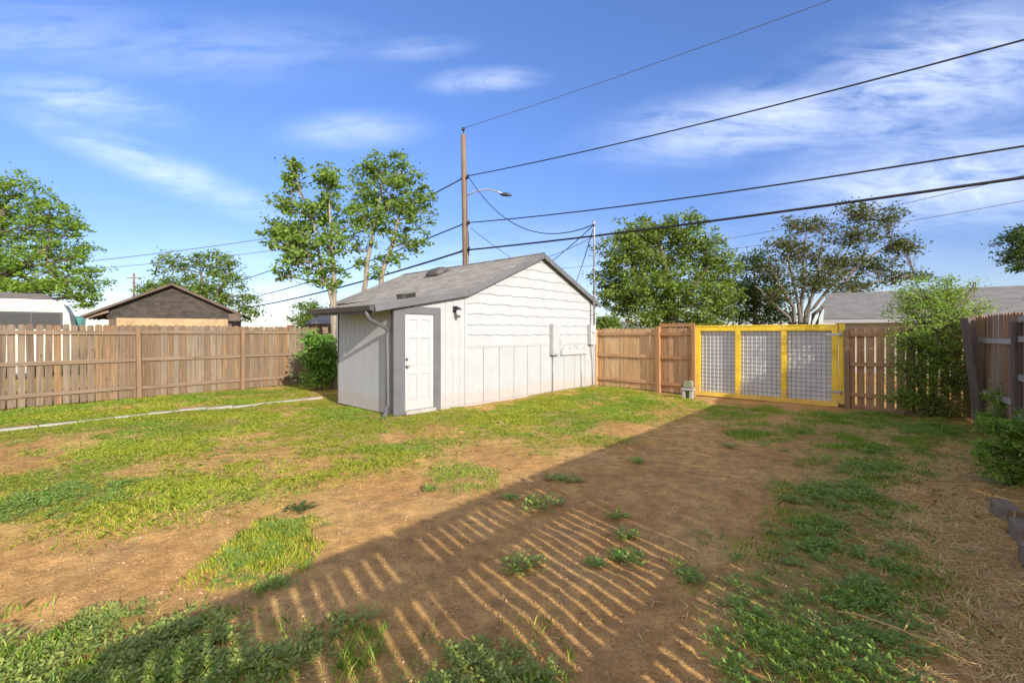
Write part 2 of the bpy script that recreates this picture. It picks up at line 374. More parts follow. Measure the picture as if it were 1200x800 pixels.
# ------------------------------------------------------------------ grass and weeds
def sample(pg, n, jit=.2, seed=1):
    g = np.random.default_rng(seed); lo = pg.min(0); hi = pg.max(0); lo = np.maximum(lo, (-13, .9)); hi = np.minimum(hi, (11, 17))
    # candidates biased to the near ground so blades stay even in the picture
    p = g.uniform(lo, hi, (n, 2)); k = inside(p + g.normal(0, jit, p.shape), pg); return p[k], g
def blades(p, g, hmin, hmax, w, lean=.6):
    n = len(p); z = gh(p[:, 0], p[:, 1]) - .005
    a = g.uniform(0, 2 * np.pi, n); b = g.uniform(0, 2 * np.pi, n); h = g.uniform(hmin, hmax, n); l = h * g.uniform(.1, lean, n) * 1.6
    ww = w * g.uniform(.6, 1.3, n)
    B = np.column_stack([p, z]); s = np.column_stack([np.cos(a), np.sin(a), 0 * a]) * ww[:, None] / 2
    d = np.column_stack([np.cos(b), np.sin(b), 0 * b]); up = np.array([0, 0, 1.])
    m = B + d * (l * .35)[:, None] + up * (h * .6)[:, None]; t = B + d * l[:, None] + up * h[:, None]
    return np.stack([B - s, B + s, m + s * .75, t, m - s * .75], 1)
p, g = sample(LAWN, 2200000, .38, 21)
keep = np.ones(len(p))
for h in HOLES: keep *= 1 - soft(p, h, .2, 3) * .97
cl = fbm(p[:, 0] * 1.1, p[:, 1] * 1.1, 3); fine = fbm(p[:, 0] * 5, p[:, 1] * 5, 14, 3)
keep *= np.clip((cl - .285) * 5, .09, 1) * np.clip((fine - .33) * 6, .10, 1)
p = p[g.random(len(p)) < keep]
hs = np.clip((fbm(p[:, 0] * .9, p[:, 1] * .9, 30, 3) - .2) * 1.7, .35, 1.25)
V = blades(p, g, .018, .062, .0075, .95)
V[:, :, 2] = V[:, :1, 2] + (V[:, :, 2] - V[:, :1, 2]) * hs[:, None]
# greener and more straw-coloured stands of grass, told apart by the species noise
sp = fbm(p[:, 0] * .8, p[:, 1] * .8, 41, 3) + g.normal(0, .09, len(p))
tag(npmesh('lawn_grass', V[sp < .56], 5, 'grass_blades'), 'short patchy yellow green lawn in front of the white shed', 'grass', kind='stuff')
tag(npmesh('green_lawn_grass', V[sp >= .56], 5, 'grass_green'), 'greener tufts growing through the patchy lawn by the shed', 'grass', kind='stuff')
def tufts(pg, n, seed, hmin, hmax, m, label, w=.0065, jit=.24, thr=.4, fr=2.6):
    p, g = sample(pg, n, jit, seed); k = np.clip((fbm(p[:, 0] * fr, p[:, 1] * fr, seed, 4) - thr) * 7, .03, 1); p = p[g.random(len(p)) < k]
    return tag(npmesh('grass_tufts', blades(p, g, hmin, hmax, w), 5, m), label, 'grass', kind='stuff')
tufts(WEEDR, 420000, 51, .015, .065, 'grass_green', 'green grass along the right side of the dirt drive', thr=.46)
tufts(WEEDL, 60000, 52, .015, .075, 'grass_green', 'grass among the weeds in the near left corner', .007, thr=.44)
tufts(WEEDM, 26000, 57, .02, .09, 'grass_green', 'sparse grass blades among weeds at the bottom of the striped shadow', .007, thr=.53)
tufts(CLUMP, 15000, 53, .015, .06, 'grass_blades', 'small tuft of grass at the edge of the fence shadow', thr=.35)
tufts(STRIP1, 26000, 54, .02, .06, 'grass_green', 'grass strip in the drive just before the yellow gate', thr=.42)
tufts(STRIP2, 16000, 55, .03, .07, 'grass_green', 'second thin grass strip in the middle of the drive', thr=.44)
tufts(SPARSE, 4000, 56, .02, .06, 'grass_green', 'thin grass on bare soil before the lawn edge', thr=.42)

def weed_faces(g, r, n_stem, leaf, hgt):
    """a sprawling broadleaf weed: stems running out from the root with leaf pairs"""
    out = []
    for i in range(n_stem):
        a = g.uniform(0, 2 * np.pi); L = r * g.uniform(.5, 1.0); up = hgt * g.uniform(.4, 1.1); k = max(3, int(L / (leaf * .75)))
        e = np.array([math.cos(a) * L, math.sin(a) * L, up * .8]); sw = np.array([-math.sin(a), math.cos(a), 0]) * leaf * .07
        out.append([-sw, e * (.5, .5, .9) - sw, e, e * (.5, .5, .9) + sw])
        for j in range(1, k + 1):
            t = j / k; c = np.array([math.cos(a) * L * t, math.sin(a) * L * t, up * math.sin(t * 2.0) * .9 + .012]) + g.normal(0, leaf * .25, 3) * (1, 1, .4)
            for sd in (-1, 1):
                b = a + sd * g.uniform(.5, 1.3); d = np.array([math.cos(b), math.sin(b), g.uniform(-.1, .7)]); d /= np.linalg.norm(d)
                s = np.cross(d, (0, 0, 1)); s /= np.linalg.norm(s) + 1e-9; s = s + np.array([0, 0, g.uniform(-.4, .4)])
                l = leaf * g.uniform(.7, 1.25); w = l * g.uniform(.2, .34)
                out.append([c, c + d * l * .45 + s * w, c + d * l, c + d * l * .45 - s * w])
    return np.array(out)
gw = np.random.default_rng(77)
WT = [weed_faces(gw, 1, 10, .20, .35) for _ in range(6)]
def weed_carpet(pg, n, seed, rmin, rmax, m, label, thr=.45, jit=.1, name='ground_weeds'):
    p, g = sample(pg, n, jit, seed); k = np.clip((fbm(p[:, 0] * 1.8, p[:, 1] * 1.8, seed, 4) - thr) * 8, .02, 1); p = p[g.random(len(p)) < k]
    out = []
    for x, y in p:
        t = WT[g.integers(6)]; a = g.uniform(0, 6.28); s = g.uniform(rmin, rmax); c, si = math.cos(a) * s, math.sin(a) * s
        q = t @ np.array([[c, si, 0], [-si, c, 0], [0, 0, s * g.uniform(.7, 1.3)]]); out.append(q + (x, y, gh1(x, y)))
    return tag(npmesh(name, np.concatenate(out), 4, m), label, 'weeds', kind='stuff')
weed_carpet(WEEDL, 1300, 61, .05, .16, 'weed_grey', 'low weeds covering the near left corner', .48)
weed_carpet(WEEDM, 900, 67, .05, .15, 'weed_grey', 'low patchy weeds at the bottom of the striped shadow', .53)
weed_carpet(WEEDR, 9500, 62, .05, .14, 'weed_leaf', 'low green weeds running along the right of the drive', .46, .22)
weed_carpet(CLUMP, 130, 63, .06, .12, 'weed_leaf', 'weeds in the tuft at the fence shadow edge', .3)
weed_carpet(LAWN, 1500, 64, .05, .11, 'weed_leaf', 'broadleaf weeds dotted through the patchy lawn', .52)
weed_carpet(poly([(-100, 600), (40, 572), (150, 566), (140, 596), (0, 612), (-100, 622)]), 300, 65, .05, .15, 'weed_leaf', 'grey green weed mat along the lawn edge on the left', .44)
for k, (px, py, r, m, lb) in enumerate([
    (660, 562, 20, 'weed_grey', 'low grey green weed alone on the drive, farthest of the row in the fence shadow'),
    (632, 592, 24, 'weed_grey', 'flat spreading weed on bare soil where the fence shadow streaks begin'),
    (612, 667, 22, 'weed_grey', 'pale leaved weed in the middle of the striped fence shadow'),
    (735, 656, 19, 'weed_leaf', 'bright green weed at the right end of the shadow streaks'),
    (724, 603, 13, 'weed_leaf', 'small green weed standing alone on the shaded drive'),
    (697, 663, 10, 'weed_leaf', 'tiny weed among the shadow streaks'),
    (731, 628, 15, 'weed_leaf', 'small weed between two others right of the streaks'),
    (353, 602, 15, 'leaf_dark', 'dark leaved weed on sunlit soil by the shadow corner'),
    (853, 522, 10, 'weed_grey', 'little weed in the drive below the gate grass strip'),
    (745, 541, 12, 'weed_leaf', 'small weed at far side of the shaded drive'),
    (505, 573, 9, 'weed_leaf', 'small sunlit weed just left of the fence shadow edge'),
    (598, 585, 9, 'weed_leaf', 'tiny weed on the very edge of the fence shadow'),
    (925, 585, 9, 'weed_leaf', 'small weed beside the green band right of the drive'),
    (805, 680, 14, 'weed_leaf', 'leafy weed at the left tip of the right hand weed band')]):
    x, y = gp(px, py); g = np.random.default_rng(200 + k)
    q = weed_faces(g, r / F * y * 1.25, 22, .042 * max(.7, r / 20), .045)
    tag(npmesh('weed_plant', q, 4, m, loc=(x, y, gh1(x, y))), lb, 'weed', 'single weeds on the bare drive')
def litter(pg, n, seed, label, lmin=.04, lmax=.16, thr=.3):
    p, g = sample(pg, n, .2, seed); k = np.clip((fbm(p[:, 0] * 2, p[:, 1] * 2, 9 + seed, 3) - thr) * 5, .03, 1); p = p[g.random(len(p)) < k]; n = len(p)
    a = g.uniform(0, 6.28, n); L = g.uniform(lmin, lmax, n); z = gh(p[:, 0], p[:, 1]) + g.uniform(.002, .02, n); t = g.normal(0, .18, n)
    c = np.column_stack([p, z]); d = np.column_stack([np.cos(a), np.sin(a), t]) * L[:, None] / 2; s = np.column_stack([-np.sin(a), np.cos(a), 0 * a]) * g.uniform(.002, .004, n)[:, None]
    mid = c + s * 8 * g.normal(0, .6, n)[:, None]
    return tag(npmesh('straw_litter', np.stack([c - d - s, mid - s, c + d, mid + s], 1), 4, 'straw'), label, 'straw', kind='stuff')
litter(STRAW, 200000, 71, 'dry straw lying over the ground along the right side')
litter(poly([(0, 640), (180, 600), (340, 575), (420, 560), (380, 610), (240, 650), (60, 690)]), 2600, 72, 'dry straw scattered on sunlit soil at left', .03, .12, .48)
litter(poly([(300, 700), (1100, 520), (1300, 900), (300, 900)]), 2600, 73, 'sparse straw bits on the shaded drive', .02, .1, .5)
p, g = sample(STRAW, 60000, .2, 74); k = np.clip((fbm(p[:, 0] * 2.5, p[:, 1] * 2.5, 80, 3) - .5) * 6, 0, 1); p = p[g.random(len(p)) < k]
tag(npmesh('dry_grass', blades(p, g, .02, .07, .003, 1.3), 5, 'straw'), 'dead yellow grass tufts standing in the straw', 'grass', kind='stuff')
# clods and pebbles
g = np.random.default_rng(90); n = 16000
yy = 1.6 + 9 * g.random(n) ** 1.6; xx = g.uniform(-1.15, 1.15, n) * yy * .9
base = np.array([(1, 0, 0), (0, 1, 0), (-1, 0, 0), (0, -1, 0), (0, 0, 1), (0, 0, -1)], float)
tri = [(0, 1, 4), (1, 2, 4), (2, 3, 4), (3, 0, 4), (1, 0, 5), (2, 1, 5), (3, 2, 5), (0, 3, 5)]
r = .003 + .011 * g.random(n) ** 2.2 * (1 + .06 * yy); sh = g.uniform(.55, 1.3, (n, 6, 1)); vv = base[None] * sh * r[:, None, None] * np.array([1, 1, .7])
ang = g.uniform(0, 6.28, n); ca, sa = np.cos(ang)[:, None], np.sin(ang)[:, None]
vv = np.stack([vv[..., 0] * ca - vv[..., 1] * sa, vv[..., 0] * sa + vv[..., 1] * ca, vv[..., 2]], -1) + np.stack([xx, yy, gh(xx, yy) + r * .2], -1)[:, None]
me = bpy.data.meshes.new('soil_clods'); me.from_pydata(vv.reshape(-1, 3).tolist(), [], [tuple(6 * i + j for j in t) for i in range(n) for t in tri]); me.materials.append(MATS['clod'])
o = bpy.data.objects.new('soil_clods', me); COL.objects.link(o); tag(o, 'small clods and pebbles strewn over the bare soil', 'soil', kind='stuff')

# ------------------------------------------------------------------ shed (local x along the gable wall, y into the lot)
UA = R(47.3); SX, SY = -2.27, 8.98
shed = thing('shed', 'white gabled shed with grey trim and lean-to door', 'shed', (SX, SY, 0), UA)
S1, S2, SM, TD, TE = 1.79, 7.16, 4.475, 6.2, 2.38
EZ, RZ = 2.55, 3.72                              # underside of roof at the main eave and the ridge
sl = (RZ - EZ) / (SM - S1); sle = .185
def zu(s): return EZ - sle * (S1 - s) if s < S1 else (EZ + sl * (s - S1) if s < SM else RZ - sl * (s - SM))
m = MB()                                          # main body behind the siding
m.prism([(S1, -.1), (S2, -.1), (S2, EZ - .005), (SM, RZ - .005), (S1, EZ - .005)], TD - .02, Matrix.Translation((0, .02, 0)))
m.build('wall', 'white_siding', shed)
m = MB()                                          # vertical groove siding of the lean-to
x = .02
random.seed(3)
while x < S1 - .02:
    w = min(.2, S1 - .005 - x)
    if x + w > .18 and x < .90: pass
    m.prism([(x + .0022, .05 if not (x > .1 and x < .85) else 2.02), (x + w - .0022, .05 if not (x > .1 and x < .85) else 2.02), (x + w - .0022, zu(x + w) - .01), (x + .0022, zu(x) - .01)], .03, Matrix.Translation((0, -.004, 0)))
    x += .2
m.prism([(.03, .0), (S1, .0), (S1, zu(S1) - .02), (.03, zu(0.03) - .02)], .02, Matrix.Translation((0, .012, 0)))
Rz = Matrix.Rotation(R(90), 4, 'Z')
y = .02
while y < TE - .02:                               # left wall of the lean-to, facing -x
    w = min(.2, TE - y)
    m.box((.010, y + w / 2, (zu(0) + .02) / 2), (.02, w - .009, zu(0) - .03)); y += .2
m.box((.027, TE / 2, zu(0) / 2), (.014, TE - .04, zu(0) - .04))
m.box((S1 / 2, TE - .012, zu(0) / 2), (S1 - .08, .02, zu(0) - .02))
m.build('lean_to_wall', 'white_siding', shed)
# shingle siding: overlapping courses with a wavy butt edge
m = MB(); g = np.random.default_rng(5)
zb = 1.36; course = .243; k = 0; waves = []
for i in range(11): waves.append((g.uniform(0, 6.28), g.uniform(.45, .8), g.uniform(0, 9)))
def wave(k, x): p_, l_, q_ = waves[k]; t = math.sin(x * 2 * math.pi / l_ + p_); return .010 * math.copysign(abs(t) ** .45, t) + .006 * math.sin(x * 2.1 + q_)
for k in range(10):
    zz = zb + k * course
    if zz > RZ - .15: break
    V = []; fs = []; n = 110
    for j in range(n + 1):
        x_ = S1 + .03 + (S2 - S1 - .07) * j / n; top = zu(x_) - .012
        zl = zz + (wave(k, x_) if k else 0); zt = min(zz + course + wave(k + 1, x_) - .010, top); zl = min(zl, zt)
        V += [(x_, .018, zl), (x_, -.014, zl), (x_, -.002, zt), (x_, .018, zt)]
    for j in range(n):
        q_ = 4 * j; fs += [(q_ + 1, q_ + 5, q_ + 6, q_ + 2), (q_, q_ + 4, q_ + 5, q_ + 1), (q_ + 2, q_ + 6, q_ + 7, q_ + 3)]
    m.add(V, fs)
m.build('shingle_siding', 'white_siding', shed)
m = MB(); x = S1 + .03
for w in [.53, .53, .53, .53, .53, .53, .53, .53, .53, .5]:
    w = min(w, S2 - .02 - x)
    if w < .05: break
    m.box((x + w / 2, .001, .045 + 1.27 / 2), (w - .016, .018, 1.27)); x += w
m.build('panel_siding', 'white_siding', shed)
m = MB(); m.box(((S1 + S2) / 2, -.004, 1.335), (S2 - S1 - .02, .034, .045)); m.build('belt_trim', 'white_siding', shed, .004)
m = MB(); m.box((S1 + .0, -.006, EZ / 2 + .02), (.06, .035, EZ - .06)); m.build('corner_trim', 'white_siding', shed, .004)
m = MB(); m.box((S2 - .02, -.004, EZ / 2), (.10, .035, EZ - .08)); m.build('corner_trim', 'white_siding', shed, .004)
m = MB(); m.box((.05, -.005, (zu(0)) / 2 + .01), (.26, .05, zu(0) - .03)); m.box((-.028, .065, zu(0) / 2), (.05, .18, zu(0) - .05)); m.build('corner_board', 'grey_trim', shed, .004)
m = MB(); m.box((.005, TE + .005, zu(0) / 2), (.05, .03, zu(0) - .05)); m.build('corner_board', 'grey_trim', shed, .004)
m = MB(); m.box((.985, -.008, 1.07), (.17, .055, 2.10)); m.box((.625, -.009, 2.11), (.89, .057, .15)); m.build('door_frame', 'grey_trim', shed, .004)
m = MB(); m.box((.54, -.03, .055), (.74, .12, .07)); m.build('door_sill', 'concrete', shed, .006)
d = MB(); x0, x1, z0, z1 = .182, .898, .095, 2.035  # six-panel door
d.box(((x0 + x1) / 2, .03, (z0 + z1) / 2), (x1 - x0, .03, z1 - z0))
cols = [(x0, x0 + .11), ((x0 + x1) / 2 - .05, (x0 + x1) / 2 + .05), (x1 - .11, x1)]
rows = [(z0, z0 + .2), (z0 + .72, z0 + .86), (z0 + 1.45, z0 + 1.56), (z1 - .12, z1)]
for a, b in cols: d.box(((a + b) / 2, .006, (z0 + z1) / 2), (b - a, .022, z1 - z0))
for a, b in rows:
    for (p0, p1) in ((cols[0][1], cols[1][0]), (cols[1][1], cols[2][0])): d.box(((p0 + p1) / 2, .006, (a + b) / 2), (p1 - p0, .022, b - a))
for (p0, p1) in ((cols[0][1], cols[1][0]), (cols[1][1], cols[2][0])):
    for i in range(3):
        a, b = rows[i][1], rows[i + 1][0]; d.box(((p0 + p1) / 2, .012, (a + b) / 2), (p1 - p0 - .05, .016, b - a - .05))
door = d.build('door', 'white_door', shed, .004)
k = MB(); k.tube([(.225, .0, .98), (.225, -.035, .98)], [.03, .024], 12); k.tube([(.225, -.03, .98), (.225, -.05, .98), (.225, -.075, .98), (.225, -.085, .98)], [.012, .026, .028, .014], 12)
k.build('door_knob', 'brass', door)
k = MB(); k.tube([(.225, .0, 1.12), (.225, -.03, 1.12)], [.03, .026], 12); k.build('deadbolt', 'brass', door)
# roof slabs: each shingle sheet with its own slope coordinates
def slab(mb, pts, th, uv):                       # pts: 4 corners of the underside (eave a, eave b, ridge b, ridge a)
    a, b, c, d_ = [Vector(p) for p in pts]; n = (b - a).cross(d_ - a).normalized()
    if n.z < 0: n = -n
    V = [a, b, c, d_] + [p + n * th for p in (a, b, c, d_)]
    L = (b - a).length; H = (d_ - a).length
    mb.add(V, [(3, 2, 1, 0), (4, 5, 6, 7), (0, 1, 5, 4), (1, 2, 6, 5), (2, 3, 7, 6), (3, 0, 4, 7)], [(0, 0, 0), (L, 0, 0), (L, H, 0), (0, H, 0)] * 2)
OF, OB, OS = -.12, TD + .12, .14
r1 = MB()
slab(r1, [(SM, OF, RZ), (SM, OB, RZ), (S1, OB, EZ), (S1, OF, EZ)][::-1], .06, 0)
slab(r1, [(S1, TE + .09, EZ), (S1, OB, EZ), (S1 - OS, OB, EZ - sl * OS), (S1 - OS, TE + .09, EZ - sl * OS)][::-1], .06, 0)
slab(r1, [(S2 + OS, OF, EZ - sl * OS), (S2 + OS, OB, EZ - sl * OS), (SM, OB, RZ), (SM, OF, RZ)], .06, 0)
slab(r1, [(-.55, OF, EZ - sle * (S1 + .55)), (-.55, TE + .09, EZ - sle * (S1 + .55)), (S1 + .02, TE + .09, EZ + .004), (S1 + .02, OF, EZ + .004)], .06, 0)
roof = r1.build('roof', 'grey_shingles', shed)
c = MB()                                          # ridge cap tabs
yy_ = OF
while yy_ < OB:
    for sd in (-1, 1):
        c.add([(SM, yy_, RZ + .082), (SM, yy_ + .2, RZ + .074), (SM + sd * .15, yy_ + .2, RZ + .074 - .15 * sl), (SM + sd * .15, yy_, RZ + .082 - .15 * sl)], [(0, 1, 2, 3) if sd > 0 else (3, 2, 1, 0)], [(0, yy_, 0), (.2, yy_, 0), (.2, yy_ + .12, 0), (0, yy_ + .12, 0)])
    yy_ += .18
c.build('ridge_cap', 'grey_shingles', roof)
v_ = MB(); vx, vy = 3.75, 3.5; vz = zu(vx) + .07; T = Matrix.Translation((vx, vy, vz)) @ Matrix.Rotation(-math.atan(sl), 4, 'Y')
def tub(mb, T, w, l, h):                           # low domed vent hood
    pr = [(-w / 2, 0), (-w / 2 + .02, h * .55), (-w * .28, h * .92), (0, h), (w * .28, h * .92), (w / 2 - .02, h * .55), (w / 2, 0)]
    n = len(pr); V = []
    for yq, k_ in ((-l / 2, .55), (-l * .36, .9), (0, 1), (l * .36, .9), (l / 2, .55)): V += [T @ Vector((x_ * (.8 + .2 * k_), yq, z_ * k_ + .03)) for x_, z_ in pr]
    fs = [(i * n + j, i * n + j + 1, (i + 1) * n + j + 1, (i + 1) * n + j) for i in range(4) for j in range(n - 1)] + [tuple(range(n - 1, -1, -1)), tuple(4 * n + j for j in range(n))]
    mb.add(V, fs, None, True)
tub(v_, T, .5, .62, .16)
v_.box(T @ Vector((0, 0, .0)), (.6, .7, .02), T.to_3x3()); v_.build('roof_vent', 'vent_brown', roof)
v_ = MB(); vx, vy = .62, .55; vz = zu(vx) + .06; T = Matrix.Translation((vx, vy, vz)) @ Matrix.Rotation(-math.atan(sle), 4, 'Y'); M3 = T.to_3x3()
v_.box(T @ Vector((0, 0, .10)), (.34, .30, .02), M3); v_.box(T @ Vector((0, .13, .05)), (.32, .02, .09), M3); v_.box(T @ Vector((.15, 0, .05)), (.02, .24, .09), M3); v_.box(T @ Vector((-.15, 0, .05)), (.02, .24, .09), M3)
for i in range(9): v_.box(T @ Vector((-.13 + i * .032, -.13, .05)), (.008, .012, .09), M3)
v_.build('roof_vent', 'vent_brown', roof)
# rake and fascia boards
m = MB()
def rake(a, b): m.bar((a[0], OF - .014, a[1]), (b[0], OF - .014, b[1]), .024, .13)
dz = -.005
rake((-.55, EZ - sle * (S1 + .55) + dz), (S1 + .01, EZ + dz)); rake((S1 - .01, EZ + dz), (SM + .01, RZ + dz)); rake((SM - .01, RZ + dz), (S2 + OS, EZ - sl * OS + dz))
m.build('rake_board', 'grey_trim', shed, .003)
m = MB(); ez = EZ - sle * (S1 + .55); m.box((-.562, TE / 2 - .01, ez - .03), (.022, TE + .18, .14)); m.build('fascia', 'dark_gutter', shed)
m = MB(); m.box((-.25, TE / 2, EZ - sle * (S1 + .25) - .035), (.52, TE + .1, .02), Matrix.Rotation(-math.atan(sle), 3, 'Y')); m.build('soffit', 'white_siding', shed)
m = MB()
for y0_, y1_ in ((OF - .02, TE + .1),): m.prism([(-.574, ez - .06), (-.66, ez - .05), (-.685, ez + .035), (-.67, ez + .035), (-.648, ez - .035), (-.574, ez - .045)], y1_ - y0_, Matrix.Translation((0, y0_, 0)))
m.prism([(-.574, ez - .06), (-.66, ez - .05), (-.685, ez + .035), (-.574, ez + .035)], .006, Matrix.Translation((0, OF - .027, 0)))
gut = m.build('gutter', 'dark_gutter', shed)
m = MB(); m.tube([(-.62, .02, ez - .055), (-.62, .03, ez - .13), (-.56, .06, ez - .20), (-.15, .16, ez - .36), (-.075, .2, ez - .42), (-.07, .21, ez - .50), (-.07, .21, .22), (-.09, .20, .14), (-.16, .12, .08), (-.26, .02, .05)], .038, 10)
m.build('downspout', 'grey_trim', shed)
# lamp by the door
la = MB(); la.box((1.48, -.012, 2.17), (.11, .03, .14)); la.tube([(1.48, -.03, 2.20), (1.48, -.10, 2.22), (1.48, -.14, 2.19)], .012, 8); la.tube([(1.48, -.14, 2.21), (1.48, -.14, 2.18), (1.48, -.14, 2.15)], [.02, .055, .065], 12)
lamp = la.build('wall_lamp', 'black_metal', shed)
la = MB(); la.tube([(1.48, -.14, 2.15), (1.48, -.14, 2.08), (1.48, -.14, 2.02)], [.055, .058, .04], 12); la.build('lamp_shade', 'lamp_glass', lamp)
la = MB(); la.tube([(1.48, -.14, 2.02), (1.48, -.14, 2.0), (1.48, -.14, 1.98)], [.045, .03, .01], 12); la.build('lamp_finial', 'black_metal', lamp)
# electrical box, shelf and meter on the gable wall
def s_at(px): 
    a = (px - 600) / F; return (a * SY - SX) / (math.cos(UA) - a * math.sin(UA))
sx = s_at(648); b = MB(); b.box((sx, -.07, 1.47), (.34, .13, .86)); b.box((sx, -.14, 1.47), (.30, .012, .80)); cab = b.build('wall_cabinet', 'white_metal', shed, .006)
b = MB(); b.box((sx + .13, -.15, 1.4), (.02, .012, .1)); b.build('latch', 'metal_grey', cab)
b = MB(); b.tube([(sx - .06, -.05, 1.04), (sx - .06, -.035, .02)], .016, 8); b.build('conduit', 'metal_grey', shed)
b = MB(); sa_, sb_ = s_at(656), s_at(686); b.box(((sa_ + sb_) / 2, -.04, 1.10), (sb_ - sa_, .07, .16)); 
for i in range(4): b.box((sa_ + .1 + i * (sb_ - sa_ - .2) / 3, -.03, 1.20), (.05, .05, .07))
b.build('wall_ledge', 'white_siding', shed, .005)
b = MB(); b.tube([(s_at(680.5), -.03, 1.02), (s_at(680.5), -.03, 0)], .02, 8); b.build('conduit', 'white_metal', shed)
sm_ = s_at(691); b = MB(); b.box((sm_, -.075, 1.60), (.28, .13, .62)); mbx = b.build('meter_box', 'white_metal', shed, .008)
b = MB(); b.tube([(sm_, -.13, 1.72), (sm_, -.17, 1.72), (sm_, -.20, 1.72)], [.085, .085, .06], 16); b.build('meter_glass', 'lamp_glass', mbx)
b = MB(); b.tube([(sm_, -.07, 1.3), (sm_, -.07, 1.12), (sm_ + .05, -.05, .95), (sm_ + .10, -.03, .8), (sm_ + .12, -.03, 0)], .016, 8); b.build('conduit', 'metal_grey', shed)
ZT = 4.95
b = MB(); b.tube([(sm_, -.16, 1.9), (sm_, -.16, ZT - .1), (sm_ - .01, -.16, ZT), (sm_ - .06, -.2, ZT + .07), (sm_ - .16, -.26, ZT + .03), (sm_ - .2, -.28, ZT - .06)], [.03, .03, .032, .045, .045, .03], 10)
for z_ in (2.3, 2.75, 3.3, 3.6): b.tube([(sm_, -.16, z_), (sm_, -.16, z_ + .04)], .04, 10)
b.tube([(sm_, -.16, 2.2), (sm_, .0, 2.2)], .015, 6)
b.build('service_mast', 'galvanised', shed)
rot = Matrix.Rotation(UA, 3, 'Z')
MAST = Vector((SX, SY, 0)) + rot @ Vector((sm_ - .1, -.24, ZT - .02))

# ------------------------------------------------------------------ fences
def fence(name, label, pts, bw, gap, H, mats, rails, rail_side, post_h=None, jitter=.012, boards=None, bay=2.4, tilt=0., missing=(), bottom=.03, post_side=None, post_skip=(), dog=.03, gapfn=None, postm=None):
    """pts: polyline on the ground. Boards stand on the line, rails and posts on rail_side (+1 left of the direction)"""
    root = thing(name, label, 'fence', (pts[0][0], pts[0][1], 0)); o = Vector((pts[0][0], pts[0][1], 0))
    bm_, rm, pm = mats; mb = MB(); posts = []
    for si, (a, b) in enumerate(zip(pts[:-1], pts[1:])):
        a = Vector((*a, 0)) - o; b = Vector((*b, 0)) - o; d = b - a; L = d.length; d.normalize(); nrm = Vector((-d.y, d.x, 0)) * rail_side
        ax = Matrix((d, Vector((-d.y, d.x, 0)), Vector((0, 0, 1)))).transposed()
        s = 0
        while s < L - .04:
            Hs = H[si] if hasattr(H, '__len__') else H
            p = a + d * (s + bw / 2); zg = gh1(p.x + o.x, p.y + o.y) * .5
            h = Hs + random.uniform(-jitter, jitter) + zg
            gp_ = gap if gapfn is None else gapfn(p + o)
            w = (bw if gapfn is None else bw + gap - gp_) * random.uniform(.93, 1.03)
            if random.random() > .0:
                mb.box(p + Vector((0, 0, (h + bottom) / 2)) + nrm * random.uniform(-.007, .007), (w - random.uniform(0, .004), .018, h - bottom), ax @ Matrix.Rotation(random.gauss(0, .007), 3, 'Y'), dog=dog)
            s += w + gp_
        nb = max(1, round(L / bay)); bl = L / nb
        for i in range(nb):
            for rz_ in (rails[si] if hasattr(rails[0], '__len__') else rails):
                pa = a + d * (bl * i + .05) + nrm * .032; pb = a + d * (bl * (i + 1) - .05) + nrm * .032; jz = random.uniform(-.012, .012)
                r_ = MB(); r_.bar(pa + Vector((0, 0, rz_ + jz)), pb + Vector((0, 0, rz_ + random.uniform(-.012, .012))), .042, .088); r_.build('rail', rm, root, .004)
            posts.append((a + d * (bl * i), nrm, ax))
        posts.append((b, nrm, ax))
    mb.build('board_panel', bm_, root)
    seen = []
    for i, (p, nrm, ax) in enumerate(posts):
        if any((p - q).length < .2 for q in seen) or i in post_skip: continue
        seen.append(p); ph = post_h or Hs - .03
        po = MB(); po.box(p + nrm * .062 + Vector((0, 0, ph / 2 - .1)), (.095, .10, ph + .2), ax @ Matrix.Rotation(random.gauss(0, .008) + tilt, 3, 'Y')); po.build('post', pm, root, .006)
    return root
random.seed(12)
d50 = (math.cos(R(50.6)), math.sin(R(50.6))); L1 = (-9.42, 11.5)
def lf(k): return (L1[0] + d50[0] * k, L1[1] + d50[1] * k)
fence('left_fence', 'long weathered brown picket fence along the left side', [lf(-2.39 * 3), lf(2.39 * 4)], .138, .006, 1.84, ('weathered_cedar', 'weathered_rail', 'brown_post'), (.28, .98, 1.66), -1, 1.74,
      gapfn=lambda p: .006 if not (-11.0 < p.x < -9.9) else .022).name = 'wooden_fence'
# rear fence panel from shed to gate
random.seed(14)
RA, RB, RC = (2.66, 14.3), (4.11, 12.85), (4.84, 12.08)
fence('wooden_fence', 'fresh cedar fence panel between the shed and its corner post', [RA, RB], .138, .004, 1.78, ('new_cedar', 'new_rail', 'new_rail'), (.26, .98, 1.62), -1, 1.74, bay=2.1)
random.seed(15)
rf = fence('wooden_fence', 'short darker stained fence panel just left of yellow gate', [(4.14, 12.80), RC], .138, .004, 1.80, ('stained_cedar', 'orange_rail', 'orange_rail'), (.24, .98, 1.62), -1, 1.82, bay=1.1)
b = MB(); b.bar((0, .0, 1.86), (RC[0] - 4.14, RC[1] - 12.80, 1.86), .04, .09); b.build('top_rail', 'orange_rail', rf, .004)
